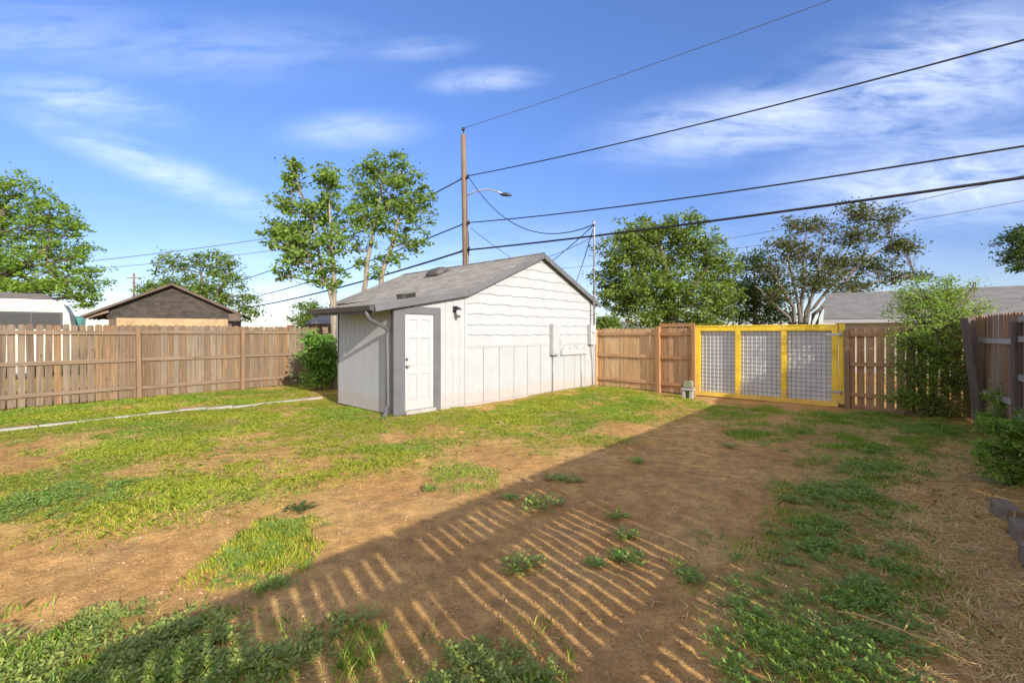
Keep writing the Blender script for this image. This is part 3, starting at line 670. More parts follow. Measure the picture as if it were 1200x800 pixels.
# gate
GA = math.atan2(-.643, .766); G0 = (4.86, 12.05); GL = 3.04
gate = thing('yellow_gate', 'wide yellow gate with black wire grid over grey panels', 'gate', (G0[0], G0[1], 0), GA)
m = MB(); z0, z1 = .02, 1.81; st = [.055, 1.02, 2.02, 3.0]
for i, x_ in enumerate(st): m.box((x_, 0, (z0 + z1) / 2), (.11, .09, z1 - z0))
for i in range(3):
    a, b_ = st[i] + .055, st[i + 1] - .055
    m.box(((a + b_) / 2, 0, z0 + .055), (b_ - a, .086, .11)); m.box(((a + b_) / 2, 0, z1 - .055), (b_ - a, .086, .11))
m.build('gate_frame', 'yellow_paint', gate, .004)
m = MB(); m.box((1.53, .0, z1 + .018), (3.06, .11, .03)); m.build('cap_rail', 'yellow_paint', gate, .003)
for i in range(3):
    a, b_ = st[i] + .055, st[i + 1] - .055; w = MB()
    nxw = int((b_ - a) / .1); 
    for j in range(1, nxw + 1): x_ = a + (b_ - a) * j / (nxw + 1); w.tube([(x_, -.03, z0 + .10), (x_, -.03, z1 - .10)], .0042, 6, False)
    for j in range(1, 16): z_ = z0 + .11 + (z1 - z0 - .22) * j / 16; w.tube([(a - .01, -.038, z_), (b_ + .01, -.038, z_)], .0048, 6, False)
    w.build('wire_grid', 'wire_black', gate)
    pn = MB(); n = 40; V = []; fs = []
    for j in range(n + 1):
        x_ = a - .04 + (b_ - a + .08) * j / n; y_ = .052 + .004 * math.sin(j * 1.6); V += [(x_, y_, z0 + .08), (x_, y_, z1 - .08), (x_, y_ + .004, z0 + .08), (x_, y_ + .004, z1 - .08)]
    for j in range(n): q_ = 4 * j; fs += [(q_, q_ + 4, q_ + 5, q_ + 1), (q_ + 3, q_ + 7, q_ + 6, q_ + 2)]
    pn.add(V, fs, None, True); pn.build('backing_panel', 'grey_panel', gate)
for z_ in (.35, 1.62):
    h = MB(); h.box((2.99, -.052, z_), (.3, .008, .045)); h.tube([(3.11, -.06, z_ - .05), (3.11, -.06, z_ + .05)], .014, 10); h.build('hinge', 'galvanised', gate)
for x_ in (.95, 2.02):
    h = MB(); h.tube([(x_, -.01, .02), (x_, -.01, -.04)], .02, 8); h.build('drop_rod', 'metal_grey', gate)
ga, gb = math.cos(GA), math.sin(GA)
gx = lambda k, o=0: (G0[0] + ga * k - gb * o, G0[1] + gb * k + ga * o)
gpst = thing('gate_post', 'yellow painted hinge post at right end of the gate', 'post', (*gx(3.13), 0), GA)
b = MB(); b.box((0, .01, .97), (.105, .10, 1.76)); b.build('post_shaft', 'yellow_paint', gpst, .005)
b = MB(); b.box((.0, .06, .87), (.13, .03, 1.86)); b.build('backing_board', 'brown_post', gpst, .004)
# brown fence right of the gate, behind the sapling
random.seed(16)
bf = fence('wooden_fence', 'gappy brown board fence right of the yellow gate behind the sapling', [gx(3.22), gx(5.25)], .14, .028, 1.76, ('stained_cedar', 'stained_cedar', 'brown_post'), (.32, .98, 1.62), -1, 1.72, bay=1.2, bottom=.02)
# old side fence on the right, runs on behind the viewer; its open boards cast the striped shadow
random.seed(17)
PA, PB, PC, PD = (8.78, 8.75), (8.34, 8.04), (7.55, 6.75), (.48, -1.65)
def sidegap(p):
    return .032 if p.y < 1.28 else .004
sf = fence('wooden_fence', 'old grey leaning board fence at the right edge', [PA, PB, PC, PD], (.090), .033, (1.96, 1.96, 1.90), ('old_grey_wood', 'grey_rail', 'dark_post'), ((.62, 1.53), (.60, 1.52), (.42, 1.0, 1.57, 1.845)), -1, 1.82, .012, bay=1.9, post_skip=(0, 1, 2), gapfn=sidegap, dog=.045)
b = MB(); b.bar((PB[0] - PA[0] + .02, PB[1] - PA[1] + .06, -.2), (PB[0] - PA[0] - .30, PB[1] - PA[1] + .02, 1.92), .15, .13, (1, 0, 0)); b.build('leaning_post', 'dark_post', sf, .008)
# block pile at the gate
x, y = gp(806, 467)
bp = thing('block_pile', 'mossy stone on grey concrete block beside yellow gate', 'blocks', (x, y, 0), R(-35)); bp.scale = (.84, .84, .88)
for x_ in (-.105, .11):
    b = MB(); b.box((x_, 0, .12), (.10, .20, .24)); b.build('base_block', 'concrete', bp, .012)
b = MB(); b.box((.0, .05, .12), (.11, .08, .22)); b.build('base_block', 'mossy_stone', bp, .012)
b = MB(); b.box((.01, .0, .275), (.36, .26, .07)); b.build('middle_slab', 'concrete', bp, .012)
b = MB(); b.prism([(-.13, 0), (.13, 0), (.125, .18), (.06, .205), (-.10, .20), (-.128, .17)], .22, Matrix.Translation((.02, -.11, .312))); b.build('top_stone', 'mossy_stone', bp, .02)
# edging stones at right
for k, (px, py, L, a, lb) in enumerate([(1178, 606, .30, 62, 'grey edging stone lying below the leafy bed plants'), (1200, 634, .30, 55, 'grey edging stone at the right edge, middle of three'), (1213, 664, .30, 52, 'nearest grey edging stone, cut by the right edge')]):
    x, y = gp(px, py); b = MB(); b.box((0, 0, .055), (L, .12, .17)); e = b.build('edging_stone', 'edging', None, .012); e.location = (x, y, gh1(x, y)); e.rotation_euler = (R(3), R(-3), R(a))
    tag(e, lb, 'stone', 'edging stones along the right bed')
# concrete walk strip
p0, p1 = gp(-60, 510), gp(378, 466)
b = MB(); pts_ = [(p0[0] + (p1[0] - p0[0]) * t / 12, p0[1] + (p1[1] - p0[1]) * t / 12) for t in range(13)]
for i in range(12):
    a_, c_ = pts_[i], pts_[i + 1]; d_ = Vector((c_[0] - a_[0], c_[1] - a_[1], 0)); l_ = d_.length; d_.normalize()
    b.box(((a_[0] + c_[0]) / 2, (a_[1] + c_[1]) / 2, .004 + gh1(*a_)), (l_ - .012, .085, .07), Matrix((d_, Vector((-d_.y, d_.x, 0)), Vector((0, 0, 1)))).transposed())
tag(b.build('path_edging', 'concrete', None, .01), 'narrow pale concrete strip crossing the lawn to the shed', 'path', kind='structure')
# twigs
for px, py, L, a, lb in ((1060, 752, .62, -38, 'pale dead twig lying at the lower right among straw'), (905, 515, .55, 160, 'thin dry stick on the drive before the gate')):
    x, y = gp(px, py); g = np.random.default_rng(int(px)); b = MB(); z = gh1(x, y) + .03
    pt = [(x + L * (t - .5) * math.cos(R(a)) + g.normal(0, .012), y + L * (t - .5) * math.sin(R(a)) + g.normal(0, .012), z + .03 * math.sin(t * 5)) for t in np.linspace(0, 1, 7)]
    b.tube(pt, np.linspace(.006, .002, 7), 6); b.tube([pt[3], (pt[3][0] + .08, pt[3][1] + .06, pt[3][2] + .02)], [.004, .002], 5)
    tag(b.build('fallen_twig', 'straw'), lb, 'twig')

# ------------------------------------------------------------------ trees
def leaves(cen, g, size, aspect=.5, droop=.2):
    n = len(cen); d = g.normal(0, 1, (n, 3)); d[:, 2] = d[:, 2] * .5 - droop; d /= np.linalg.norm(d, axis=1)[:, None]
    s = np.cross(d, g.normal(0, 1, (n, 3))); s /= np.linalg.norm(s, axis=1)[:, None]
    L = size * g.uniform(.6, 1.35, n)[:, None]; W = L * aspect * g.uniform(.7, 1.2, n)[:, None] / 2
    nn = np.cross(d, s) * L * .08
    return np.stack([cen, cen + d * L * .42 + s * W + nn, cen + d * L, cen + d * L * .45 - s * W + nn], 1)
def tree(name, label, base, Y, blobs, lm, bark, leafsize, nclump, nleaf, spread, seed, trunks, tr=.14, cat='tree', group=None, hollow=.5, depth=.9, twigs=3, droop=.2, aspect=.5, tiny=0):
    """blobs: (px, py, rx, ry[, weight]) lobes of the crown measured in the photograph at depth Y; trunks: pixel paths"""
    g = np.random.default_rng(seed); k = Y / F; nclump = int(nclump * .8); nleaf = nleaf * 1.45; spread *= .82; leafsize *= .93
    root = thing(name, label, cat, (base[0], base[1], base[2] if len(base) > 2 else 0), 0, group); o = np.array([base[0], base[1], base[2] if len(base) > 2 else 0])
    ox, oy = 0, 0
    B = []
    for bl in blobs:
        px, py, rx, ry = bl[:4]; w = bl[4] if len(bl) > 4 else 1
        r = (rx + ry) / 2 * k; c = np.array(at(px, py, Y)) + (0, g.uniform(-.45, .45) * r, 0); B.append((c, np.array([rx * k, r * depth, ry * k]), w))
    tot = sum(b[1].prod() ** (2 / 3) * b[2] for b in B); cl = []; own = []
    for i, (c, rr, w) in enumerate(B):
        n = max(4, int(nclump * rr.prod() ** (2 / 3) * w / tot)); d = g.normal(0, 1, (n, 3)); d /= np.linalg.norm(d, axis=1)[:, None]
        q = c + d * rr * (hollow + (1.08 - hollow) * g.random((n, 1)) ** .7); cl.append(q); own += [i] * n
    cl = np.concatenate(cl); own = np.array(own)
    n = len(cl); cnt = g.poisson(nleaf, n); idx = np.repeat(np.arange(n), cnt); sc = spread * g.uniform(.5, 1.4, n)
    cen = cl[idx] + g.normal(0, 1, (len(idx), 3)) * sc[idx, None] * (1, 1, .6)
    cen = cen[cen[:, 2] > .05]
    crown = npmesh('crown', leaves(cen, g, leafsize, aspect, droop) - o, 4, lm, root)
    mb = MB(); ends = []
    for tp in trunks:
        P_ = [np.array(at(px, py, Y)) if py is not None else o for px, py in tp]; P_[0] = o + (P_[0] - o) * (1, 1, 0) if np.linalg.norm((P_[0] - o)[:2]) < 1.5 else P_[0]
        # smooth the path
        pp = []
        for a, b in zip(P_[:-1], P_[1:]):
            for t in np.linspace(0, 1, 4)[:-1]: pp.append(a + (b - a) * t + g.normal(0, .015 * Y / 15, 3) * (1, 1, .2))
        pp.append(P_[-1]); m_ = len(pp); rads = [tr * (1 - .68 * j / (m_ - 1)) for j in range(m_)]
        mb.tube([p_ - o for p_ in pp], rads, 9); ends.append((np.array(pp), rads))
    allp = np.concatenate([e[0] for e in ends]); allr = np.concatenate([e[1] for e in ends])
    def limb(a, b, r0, r1, nseg=5, sag=.06):
        L = np.linalg.norm(b - a); off = g.normal(0, sag * L, 3); pts = [a + (b - a) * t + off * math.sin(math.pi * t) - np.array([0, 0, .08 * L * math.sin(math.pi * t)]) for t in np.linspace(0, 1, nseg)]
        mb.tube([p_ - o for p_ in pts], list(np.linspace(r0, r1, nseg)), 6, False); return pts
    for i, (c, rr, w) in enumerate(B):
        low = allp[:, 2] < c[2] - .25 * rr[2]; dd = np.linalg.norm(allp - c, axis=1) + np.where(low, 0, 4) + np.where(allp[:, 2] < allp[:, 2].max() * .35, 3, 0)
        j = int(np.argmin(dd)); r0 = min(allr[j] * .75, .03 + .02 * np.linalg.norm(allp[j] - c)); pts = limb(allp[j], c, max(r0, .02), max(r0 * .35, .012))
        mine = cl[own == i]; nt_ = min(len(mine), int(len(mine) * twigs / 10) + 3)
        for q in mine[g.permutation(len(mine))[:nt_]]:
            s_ = pts[g.integers(1, 5)]; limb(np.array(s_), q, max(r0 * .3, .012), .006 + tiny, 4)
    mb.build('trunk', bark, root)
    return root
tree('ash_tree', 'slim tree with two pale stems beside the shed roof, crown of loose tufts', (-5.25, 13.5), 13.5,
     [(344, 208, 16, 22), (386, 208, 15, 22), (338, 235, 20, 18), (378, 242, 28, 30), (322, 268, 22, 16), (352, 270, 26, 22), (390, 288, 15, 28), (350, 300, 26, 22), (338, 285, 18, 18), (335, 322, 12, 10), (392, 325, 13, 14), (372, 318, 16, 14)],
     'leaf_ash', 'bark_pale', .15, 290, 22, .13, 301, [[(392, 470), (391, 420), (389, 352), (374, 300), (366, 255)], [(390, 352), (392, 352), (390, 300), (386, 240)]], .085, hollow=.25, twigs=4)
tree('ash_tree', 'taller full tree behind the shed ridge with a forked pale trunk', (-6.2, 20), 20,
     [(440, 192, 22, 18), (468, 200, 22, 24), (425, 222, 26, 26), (462, 235, 32, 28), (492, 250, 18, 26), (436, 262, 30, 26), (480, 278, 22, 16), (412, 250, 12, 18), (455, 302, 16, 12), (414, 288, 12, 12), (424, 304, 10, 10), (440, 318, 8, 8), (498, 230, 10, 14)],
     'leaf_ash', 'bark_pale', .19, 340, 22, .19, 302, [[(430, 436), (428, 340), (430, 310), (440, 260), (448, 215)], [(446, 436), (447, 325), (458, 290), (470, 240)]], .14, hollow=.25, twigs=4)
tree('locust_tree', 'broad layered tree at the left edge over the camper', (at(-25, 380, 24)[0], 24), 24,
     [(20, 225, 45, 18), (60, 245, 40, 14), (30, 262, 60, 16), (85, 268, 22, 8), (50, 290, 60, 14), (95, 300, 16, 7), (20, 310, 60, 16), (85, 316, 36, 9), (60, 335, 60, 12), (110, 345, 14, 8), (20, 340, 50, 14), (95, 330, 30, 10), (90, 352, 24, 8), (-40, 280, 50, 60), (-60, 240, 50, 40)],
     'leaf_locust', 'bark_brown', .18, 950, 26, .22, 303, [[(-25, 420), (-20, 350), (-5, 290), (5, 240)], [(-22, 350), (-20, 340), (30, 310), (60, 285)]], .3, hollow=.3, twigs=3, droop=.1)
tree('elm_tree', 'rounded tree rising behind the dark gabled house roof', (at(245, 380, 32)[0], 32), 32,
     [(200, 310, 22, 14), (240, 305, 26, 14), (265, 320, 20, 14), (215, 335, 36, 18), (255, 345, 34, 22), (285, 360, 18, 16), (190, 345, 20, 18), (295, 345, 10, 8)],
     'leaf_elm', 'bark_brown', .22, 330, 26, .30, 304, [[(245, 420), (244, 360), (235, 320)], [(244, 380), (245, 360), (265, 330)]], .2, hollow=.3)
tree('round_tree', 'small dark green tree left of the shed beyond the fence', (at(362, 390, 36)[0], 36), 36,
     [(362, 362, 14, 11), (372, 372, 14, 10), (352, 374, 10, 8), (368, 380, 18, 8)], 'leaf_elm', 'bark_brown', .22, 120, 26, .28, 305, [[(362, 420), (362, 385), (363, 368)]], .15, hollow=.3)
tree('elm_tree', 'big bushy green tree right of the shed behind the cedar fence', (at(790, 390, 25)[0], 25), 25,
     [(745, 275, 32, 18), (790, 268, 38, 16), (730, 300, 34, 26), (775, 300, 40, 28), (825, 290, 32, 26), (845, 315, 24, 24), (715, 325, 18, 24), (745, 340, 40, 26), (795, 345, 46, 28), (840, 350, 28, 24), (760, 372, 36, 14), (820, 375, 40, 12), (728, 355, 20, 20)],
     'leaf_elm', 'bark_brown', .20, 1000, 30, .26, 306, [[(785, 430), (788, 360), (780, 310), (770, 280)], [(788, 375), (792, 360), (825, 320), (838, 300)], [(787, 380), (785, 365), (750, 330), (735, 300)]], .28, hollow=.25)
tree('dark_tree', 'dark shadowy tree between the bushy tree and the bare branched one', (at(885, 390, 29)[0], 29), 29,
     [(885, 305, 22, 16), (880, 335, 30, 26), (905, 350, 26, 24), (870, 365, 26, 18), (900, 372, 30, 12), (858, 345, 14, 20)], 'leaf_dark', 'bark_brown', .2, 330, 26, .28, 307, [[(885, 430), (885, 360), (884, 320)]], .2, hollow=.3)
tree('bare_branched_tree', 'spreading tree with bare grey branches and thin rusty leaves', (at(938, 390, 24)[0], 24), 24,
     [(1005, 250, 30, 12), (1040, 256, 22, 14), (960, 265, 26, 11), (1000, 275, 34, 14), (1050, 285, 24, 12), (915, 285, 22, 10), (940, 295, 30, 14), (985, 305, 40, 18), (1030, 310, 30, 12), (1060, 292, 18, 9), (910, 315, 24, 14), (955, 330, 40, 18), (1010, 335, 30, 12), (930, 262, 14, 8), (1050, 325, 22, 8), (1080, 322, 18, 7), (905, 345, 14, 14)],
     'leaf_rust', 'bark_grey', .17, 1100, 11, .24, 308, [[(938, 430), (937, 370), (930, 330), (922, 290)], [(944, 430), (945, 365), (958, 320), (965, 275)], [(940, 430), (944, 372), (975, 335), (1010, 305), (1045, 285)], [(934, 430), (930, 360), (908, 325), (900, 300)], [(940, 400), (950, 350), (990, 300), (1005, 265)],
      [(938, 420), (940, 360), (942, 310), (945, 275)], [(942, 420), (952, 368), (985, 345), (1030, 330), (1070, 322)], [(936, 420), (925, 372), (900, 350), (885, 335)], [(946, 420), (962, 360), (1000, 320), (1020, 280)]], .115, hollow=.1, twigs=12)
tree('dark_tree', 'dark tree cut by the right edge over the grey roof', (at(1212, 390, 30)[0], 30), 30,
     [(1185, 285, 16, 14), (1205, 275, 20, 16), (1215, 300, 24, 14), (1196, 305, 10, 12), (1225, 285, 20, 24)], 'leaf_dark', 'bark_brown', .22, 230, 24, .28, 309, [[(1212, 430), (1211, 340), (1208, 300)]], .18, hollow=.3)
tree('sapling_tree', 'leafy sapling before the brown fence at right', (at(1094, 390, 8.95)[0], 8.95, 0), 8.95,
     [(1085, 346, 34, 20), (1122, 348, 32, 18), (1150, 362, 12, 12), (1075, 365, 30, 18), (1110, 375, 34, 20), (1062, 395, 26, 16), (1095, 405, 44, 24), (1125, 400, 22, 26), (1065, 435, 28, 22), (1105, 440, 38, 26), (1130, 440, 18, 30), (1062, 465, 24, 16), (1095, 475, 40, 18), (1125, 480, 22, 16), (1110, 330, 10, 8), (1140, 335, 6, 6)],
     'leaf_sapling', 'bark_brown', .058, 1250, 16, .10, 310, [[(1092, 490), (1094, 430), (1098, 360)], [(1098, 490), (1112, 430), (1120, 360)], [(1088, 490), (1072, 440), (1066, 395)]], .035, depth=.7, hollow=.2, twigs=3, aspect=.42)
tree('shrub', 'rounded bright green shrub between left fence and shed', (-5.62, 13.1), 13.1,
     [(374, 405, 14, 13), (365, 420, 13, 13), (382, 418, 14, 14), (374, 437, 20, 14), (366, 396, 6, 9), (384, 400, 6, 8)], 'leaf_shrub', 'bark_brown', .12, 200, 18, .13, 311, [[(372, 462), (372, 440), (372, 415)], [(376, 462), (380, 440), (382, 420)]], .03, cat='shrub', hollow=.05)
tree('shrub', 'dark clipped shrub top behind cedar fence beside the shed', (at(714, 390, 19)[0], 19), 19,
     [(712, 378, 14, 9), (700, 385, 10, 8), (720, 390, 14, 10)], 'leaf_elm', 'bark_brown', .13, 130, 24, .16, 312, [[(712, 440), (712, 400), (712, 382)]], .05, cat='shrub', hollow=.3)
tree('bed_plant', 'leafy green plant with narrow leaves by old fence at the right edge', (*gp(1188, 572), 0), 4.9,
     [(1180, 500, 22, 12), (1205, 495, 22, 18), (1165, 525, 18, 12), (1195, 525, 26, 18), (1175, 548, 24, 14), (1205, 555, 26, 18), (1180, 570, 18, 10)],
     'leaf_bed', 'bark_brown', .075, 170, 20, .06, 313, [[(1188, 572), (1190, 540), (1192, 510)], [(1190, 572), (1178, 545), (1176, 510)]], .012, cat='plant', hollow=.2, aspect=.28)
tree('bed_plant', 'sprawling green plant at the foot of the leaning post', (*gp(1170, 505), 0), 7.3,
     [(1175, 470, 14, 10), (1190, 455, 16, 14), (1165, 490, 14, 8), (1190, 485, 20, 14), (1150, 500, 10, 6)],
     'leaf_bed', 'bark_brown', .07, 110, 20, .07, 314, [[(1172, 508), (1178, 485), (1180, 465)]], .012, cat='plant', hollow=.2, aspect=.3)
# shrub just outside the frame, behind the viewer's left, that shades the near left corner
tree('shrub', 'loose shrub by the end of the old side fence', (-.35, -1.75), 1.0, [], 'leaf_bed', 'bark_brown', .07, 0, 0, .1, 315, [], .03) if False else None

# ------------------------------------------------------------------ utility pole and wires
PX, PY = at(548, 390, 21)[:2]; PT = np.array(at(543, 158, 21))
up = thing('utility_pole', 'tall wooden utility pole with a street lamp behind the shed', 'utility pole', (PX, PY, 0)); o = np.array([PX, PY, 0])
def pl(z): return np.array([PX, PY, 0]) + (PT - (PX, PY, 0)) * (z / PT[2])
b = MB(); b.tube([pl(z) - o for z in np.linspace(-.3, PT[2], 9)], list(np.linspace(.17, .115, 9)), 12); b.build('pole_shaft', 'pole_wood', up)
b = MB(); q = pl(PT[2]) - o; b.tube([q, q + (0, 0, .22)], .02, 6); b.tube([q + (0, 0, .18), q + (0, 0, .24), q + (0, 0, .30), q + (0, 0, .34)], [.05, .08, .07, .03], 10); b.build('insulator', 'black_metal', up)
AD = np.array([math.cos(R(-41.5)), math.sin(R(-41.5)), 0])
for z in (8.75, 6.65, 5.45):
    b = MB(); q = pl(z) - o; b.tube([q - AD * .3, q + AD * .3], .03, 8); b.box(q, (.34, .1, .06)); b.tube([q + AD * .25 - (0, 0, .05), q + AD * .25 + (0, 0, .12)], .05, 8); b.build('bracket', 'black_metal', up)
b = MB(); q = pl(7.9) - o; e = np.array(at(592, 228, 21)) - o
b.tube([q, q + (e - q) * .25 + (0, 0, .22), q + (e - q) * .55 + (0, 0, .30), q + (e - q) * .8 + (0, 0, .16), e], .035, 8); b.build('lamp_arm', 'galvanised', up)
b = MB(); b.tube([e - (.25, 0, -.04), e - (.12, 0, 0), e + (.05, 0, 0), e + (.22, 0, -.03), e + (.3, 0, -.04)], [.035, .07, .09, .06, .02], 10); b.build('lamp_head', 'black_metal', up)
b = MB(); q = pl(5.9) - o; b.tube([pl(z) - o + (.16 if z < 6 else .14, -.05, 0) for z in np.linspace(5.2, 6.3, 4)], .02, 6); b.build('riser_cable', 'black_metal', up)
def wire(label, a, b, sag, r, m='wire_black', n=28):
    a = np.array(a, float); b = np.array(b, float); pts = [a + (b - a) * t - np.array([0, 0, 4 * sag * t * (1 - t)]) for t in np.linspace(0, 1, n)]
    w = MB(); w.tube([p_ - a for p_ in pts], r, 6); o_ = w.build('power_line', m, None); o_.location = a
    return tag(o_, label, 'wire')
def along(z0, z1, L, base=None): return np.array([PX, PY, 0]) + AD * L + (0, 0, z1)
wire('topmost overhead wire leaving the top of the utility pole to the right', pl(PT[2] + .3), along(0, 10.6, 42), .75, .010, 'wire_grey')
wire('second overhead wire to the right, fixed above the street lamp', pl(8.8) + AD * .3, along(0, 8.6, 42), .95, .021)
wire('third overhead wire to the right, fixed below the street lamp', pl(6.67) + AD * .3, along(0, 6.35, 42), 1.0, .023)
wire('thick lowest black cable to the right passing over the shed mast', pl(5.45), along(0, 5.45, 42), .55, .036)
wire('thin grey wire crossing the sky low at the far right', along(0, 6.0, -6) + (4, 5, -.5), at(1250, 226, 16), .5, .012, 'wire_grey')
wire('faint grey wire just under the thick cable at right', at(690, 300, 22), at(1250, 193, 11), .35, .008, 'wire_grey')
P2 = np.array([-59.0, 71.0, 0])
wire('upper wire running left from the pole, behind the trees', pl(8.75) - AD * .3, P2 + (0, 0, 9.6), 3.0, .03)
wire('middle wire running left from the pole past the tall tree', pl(6.65) - AD * .3, P2 + (0, 0, 7.6), 2.6, .03)
wire('thick lowest cable running left from the pole over the shed roof', pl(5.45), P2 + (0, 0, 6.3), 2.1, .045)
wire('upper of two thin wires between the left trees', at(-80, 322, 40), at(420, 262, 40), .5, .03, 'wire_grey')
wire('lower of two thin wires between the left trees', at(-80, 326, 40), at(420, 280, 40), .5, .025, 'wire_grey')
wire('drooping service wire from the pole to the shed mast', pl(8.75) + AD * .3, MAST, 1.15, .016)
wire('thin wire from the pole dropping behind the shed ridge', pl(6.4) + AD * .4, (4.6, 24.0, 3.0), .3, .012)
wire('steep wire from the mast down behind the right roof slope', MAST, (2.9, 24.0, 3.2), .2, .014)
wire('slanting wire from the mast to behind the shed apex', MAST, (-.3, 27.0, 4.4), .3, .014)
wire('level wire from the mast to behind the shed apex', MAST - Vector((0, 0, .35)), (-1, 30, 6.5), .5, .01, 'wire_grey')
far = thing('utility_pole', 'small far utility pole above the dark house roof', 'utility pole', (at(157, 390, 71)[0], 71, 0))
b = MB(); b.tube([(0, 0, -.3), (0, 0, 10.9)], [.2, .14], 10); b.build('pole_shaft', 'pole_wood', far)
b = MB(); b.box((0, 0, 10.2), (2.2, .12, .14)); b.build('crossarm', 'pole_wood', far)

# ------------------------------------------------------------------ neighbours
# dark gabled house on the left
hx = lambda px, Y=22: (px - 600) / F * Y
hA = R(-8); hc = (hx(203), 22)
ho = thing('neighbour_house', 'dark shingled gable house beyond the left fence', 'house', (hc[0], hc[1], 0), R(28))
HW, HR, HE = 2.6, 3.93, 2.65
b = MB(); b.prism([(-HW + .2, -.1), (HW - .2, -.1), (HW - .2, HE - .05), (-HW + .2, HE - .05)], 9); b.build('wall', 'dark_wall', ho)
b = MB(); b.prism([(-HW + .15, 2.33), (HW - .15, 2.33), (HW - .15, HE + .15 * (HR - HE) / HW - .012), (0, HR - .012), (-HW + .15, HE + .15 * (HR - HE) / HW - .012)], .06, Matrix.Translation((0, -.05, 0))); gb_ = b.build('gable_face', 'dark_felt', ho)
me_ = gb_.data; a_ = me_.attributes['gr']; a_.data.foreach_set('vector', np.array([(v.co.x, v.co.z, 0) for v in me_.vertices], np.float32).ravel())
b = MB(); b.prism([(-HW + .5, 1.95), (HW - .35, 1.95), (HW - .35, 2.34), (-HW + .5, 2.34)], .05, Matrix.Translation((0, -.11, 0))); b.build('board_strip', 'tan_board', ho)
b = MB(); hs_ = (HR - HE) / HW
slab(b, [(-HW - .65, -.35, HE - .65 * hs_), (-HW - .65, 9.2, HE - .65 * hs_), (0, 9.2, HR), (0, -.35, HR)], .09, 0); slab(b, [(HW + .3, -.35, HE - .3 * hs_), (HW + .3, 9.2, HE - .3 * hs_), (0, 9.2, HR), (0, -.35, HR)], .09, 0); rr_ = b.build('roof', 'dark_felt', ho)
b = MB()
for sd, e_ in ((-1, .65), (1, .3)): b.bar((sd * (HW + e_), -.37, HE - e_ * hs_ + .04), (0, -.37, HR + .04), .03, .1)
b.build('rake_board', 'dark_wall', ho)
b = MB()
for i in range(4): b.bar((-HW - .6, -.2 + i * .6, HE - .6 * hs_ - .06), (-HW + .25, -.2 + i * .6, HE - .02), .05, .1)
b.build('rafter_tail', 'weathered_rail', ho)
b = MB(); b.box((HW - .05, -.2, HE - .22), (.5, .3, .36)); b.build('eave_return', 'dark_wall', ho)
tp = MB(); tp.prism([(-.3, 0), (.28, 0), (.33, .5), (.1, .62), (-.2, .55)], .2, Matrix.Translation((0, 0, 1.4))); tp.box((0, .1, .7), (.08, .08, 1.4))
o_ = tp.build('folded_tarp', 'teal_cloth'); o_.location = (at(86, 390, 18.6)[0], 18.6, .32); tag(o_, 'teal cloth hanging under the dark house eave by the camper', 'cloth')
# camper
cam_ = thing('camper', 'white camper with dark roof parked beyond the left fence', 'camper', (at(84, 390, 17)[0], 17, 0), R(40))
b = MB(); b.prism([(-6.2, .5), (-.0, .5), (.03, 1.6), (-.06, 2.35), (-.22, 2.72), (-.45, 2.86), (-6.2, 2.86)], 2.3); b.build('body', 'camper_white', cam_, .03)
b = MB(); b.prism([(-6.1, 2.865), (-.48, 2.865), (-.62, 3.03), (-.75, 3.07), (-6.1, 3.07)], 2.2, Matrix.Translation((0, .05, 0))); b.build('roof', 'camper_roof', cam_, .02)
b = MB(); b.box((-3.1, -.012, 2.72), (6.0, .02, .03)); b.box((-3.1, -.012, 1.35), (6.0, .02, .05)); b.build('trim_strip', 'white_metal', cam_)
for wx, ww in ((-1.05, 1.62), (-3.0, .9), (-4.6, .9)):
    b = MB(); b.box((wx, -.014, 2.10), (ww, .03, .62)); fr = b.build('window', 'black_metal', cam_, .01)
    b = MB(); 
    for sd in (-1, 1): b.box((wx + sd * ww * .235, -.032, 2.10), (ww * .44, .012, .52))
    b.build('pane', 'dark_glass', fr)
for wx in (-1.3, -4.6):
    for wy in (.15, 2.15):
        b = MB(); b.tube([(wx, wy - .11, .36), (wx, wy - .09, .36), (wx, wy + .09, .36), (wx, wy + .11, .36)], [.30, .36, .36, .30], 20); wh = b.build('wheel', 'black_metal', cam_)
        b = MB(); b.tube([(wx, wy - .125, .36), (wx, wy + .125, .36)], .19, 16); b.build('rim', 'metal_grey', wh)
# grey roofed garage on the right
ga_ = thing('neighbour_garage', 'low building with long grey roof beyond the gate at right', 'building', (*at(972, 390, 19)[:2], 0), R(-36))
W_, D_, E_, Rg = 13, 5.5, 2.15, 3.42
b = MB(); b.box((W_ / 2 + .2, D_ / 2, E_ / 2), (W_, D_ - .4, E_)); b.build('wall', 'house_wall', ga_)
b = MB(); slab(b, [(-.2, -.3, E_), (W_ + .6, -.3, E_), (W_ + .6, D_ / 2, Rg), (-.2, D_ / 2, Rg)], .07, 0); slab(b, [(-.2, D_ + .3, E_), (W_ + .6, D_ + .3, E_), (W_ + .6, D_ / 2, Rg), (-.2, D_ / 2, Rg)], .07, 0); rr = b.build('roof', 'pale_shingles', ga_)
b = MB(); b.tube([(6.4, 1.0, E_ + .55), (6.4, 1.0, E_ + .95)], .1, 10); b.build('vent_pipe', 'dark_wall', rr)
b = MB(); b.box((W_ / 2 + .2, -.31, E_ - .03), (W_ + .8, .03, .14)); b.build('fascia', 'white_metal', ga_)
b = MB(); b.prism([(.1, E_ - .02), (D_ - .1, E_ - .02), (D_ / 2, Rg - .05)], .05, Matrix.Translation((.2, 0, 0)) @ Rz); b.build('gable_face', 'house_wall', ga_)
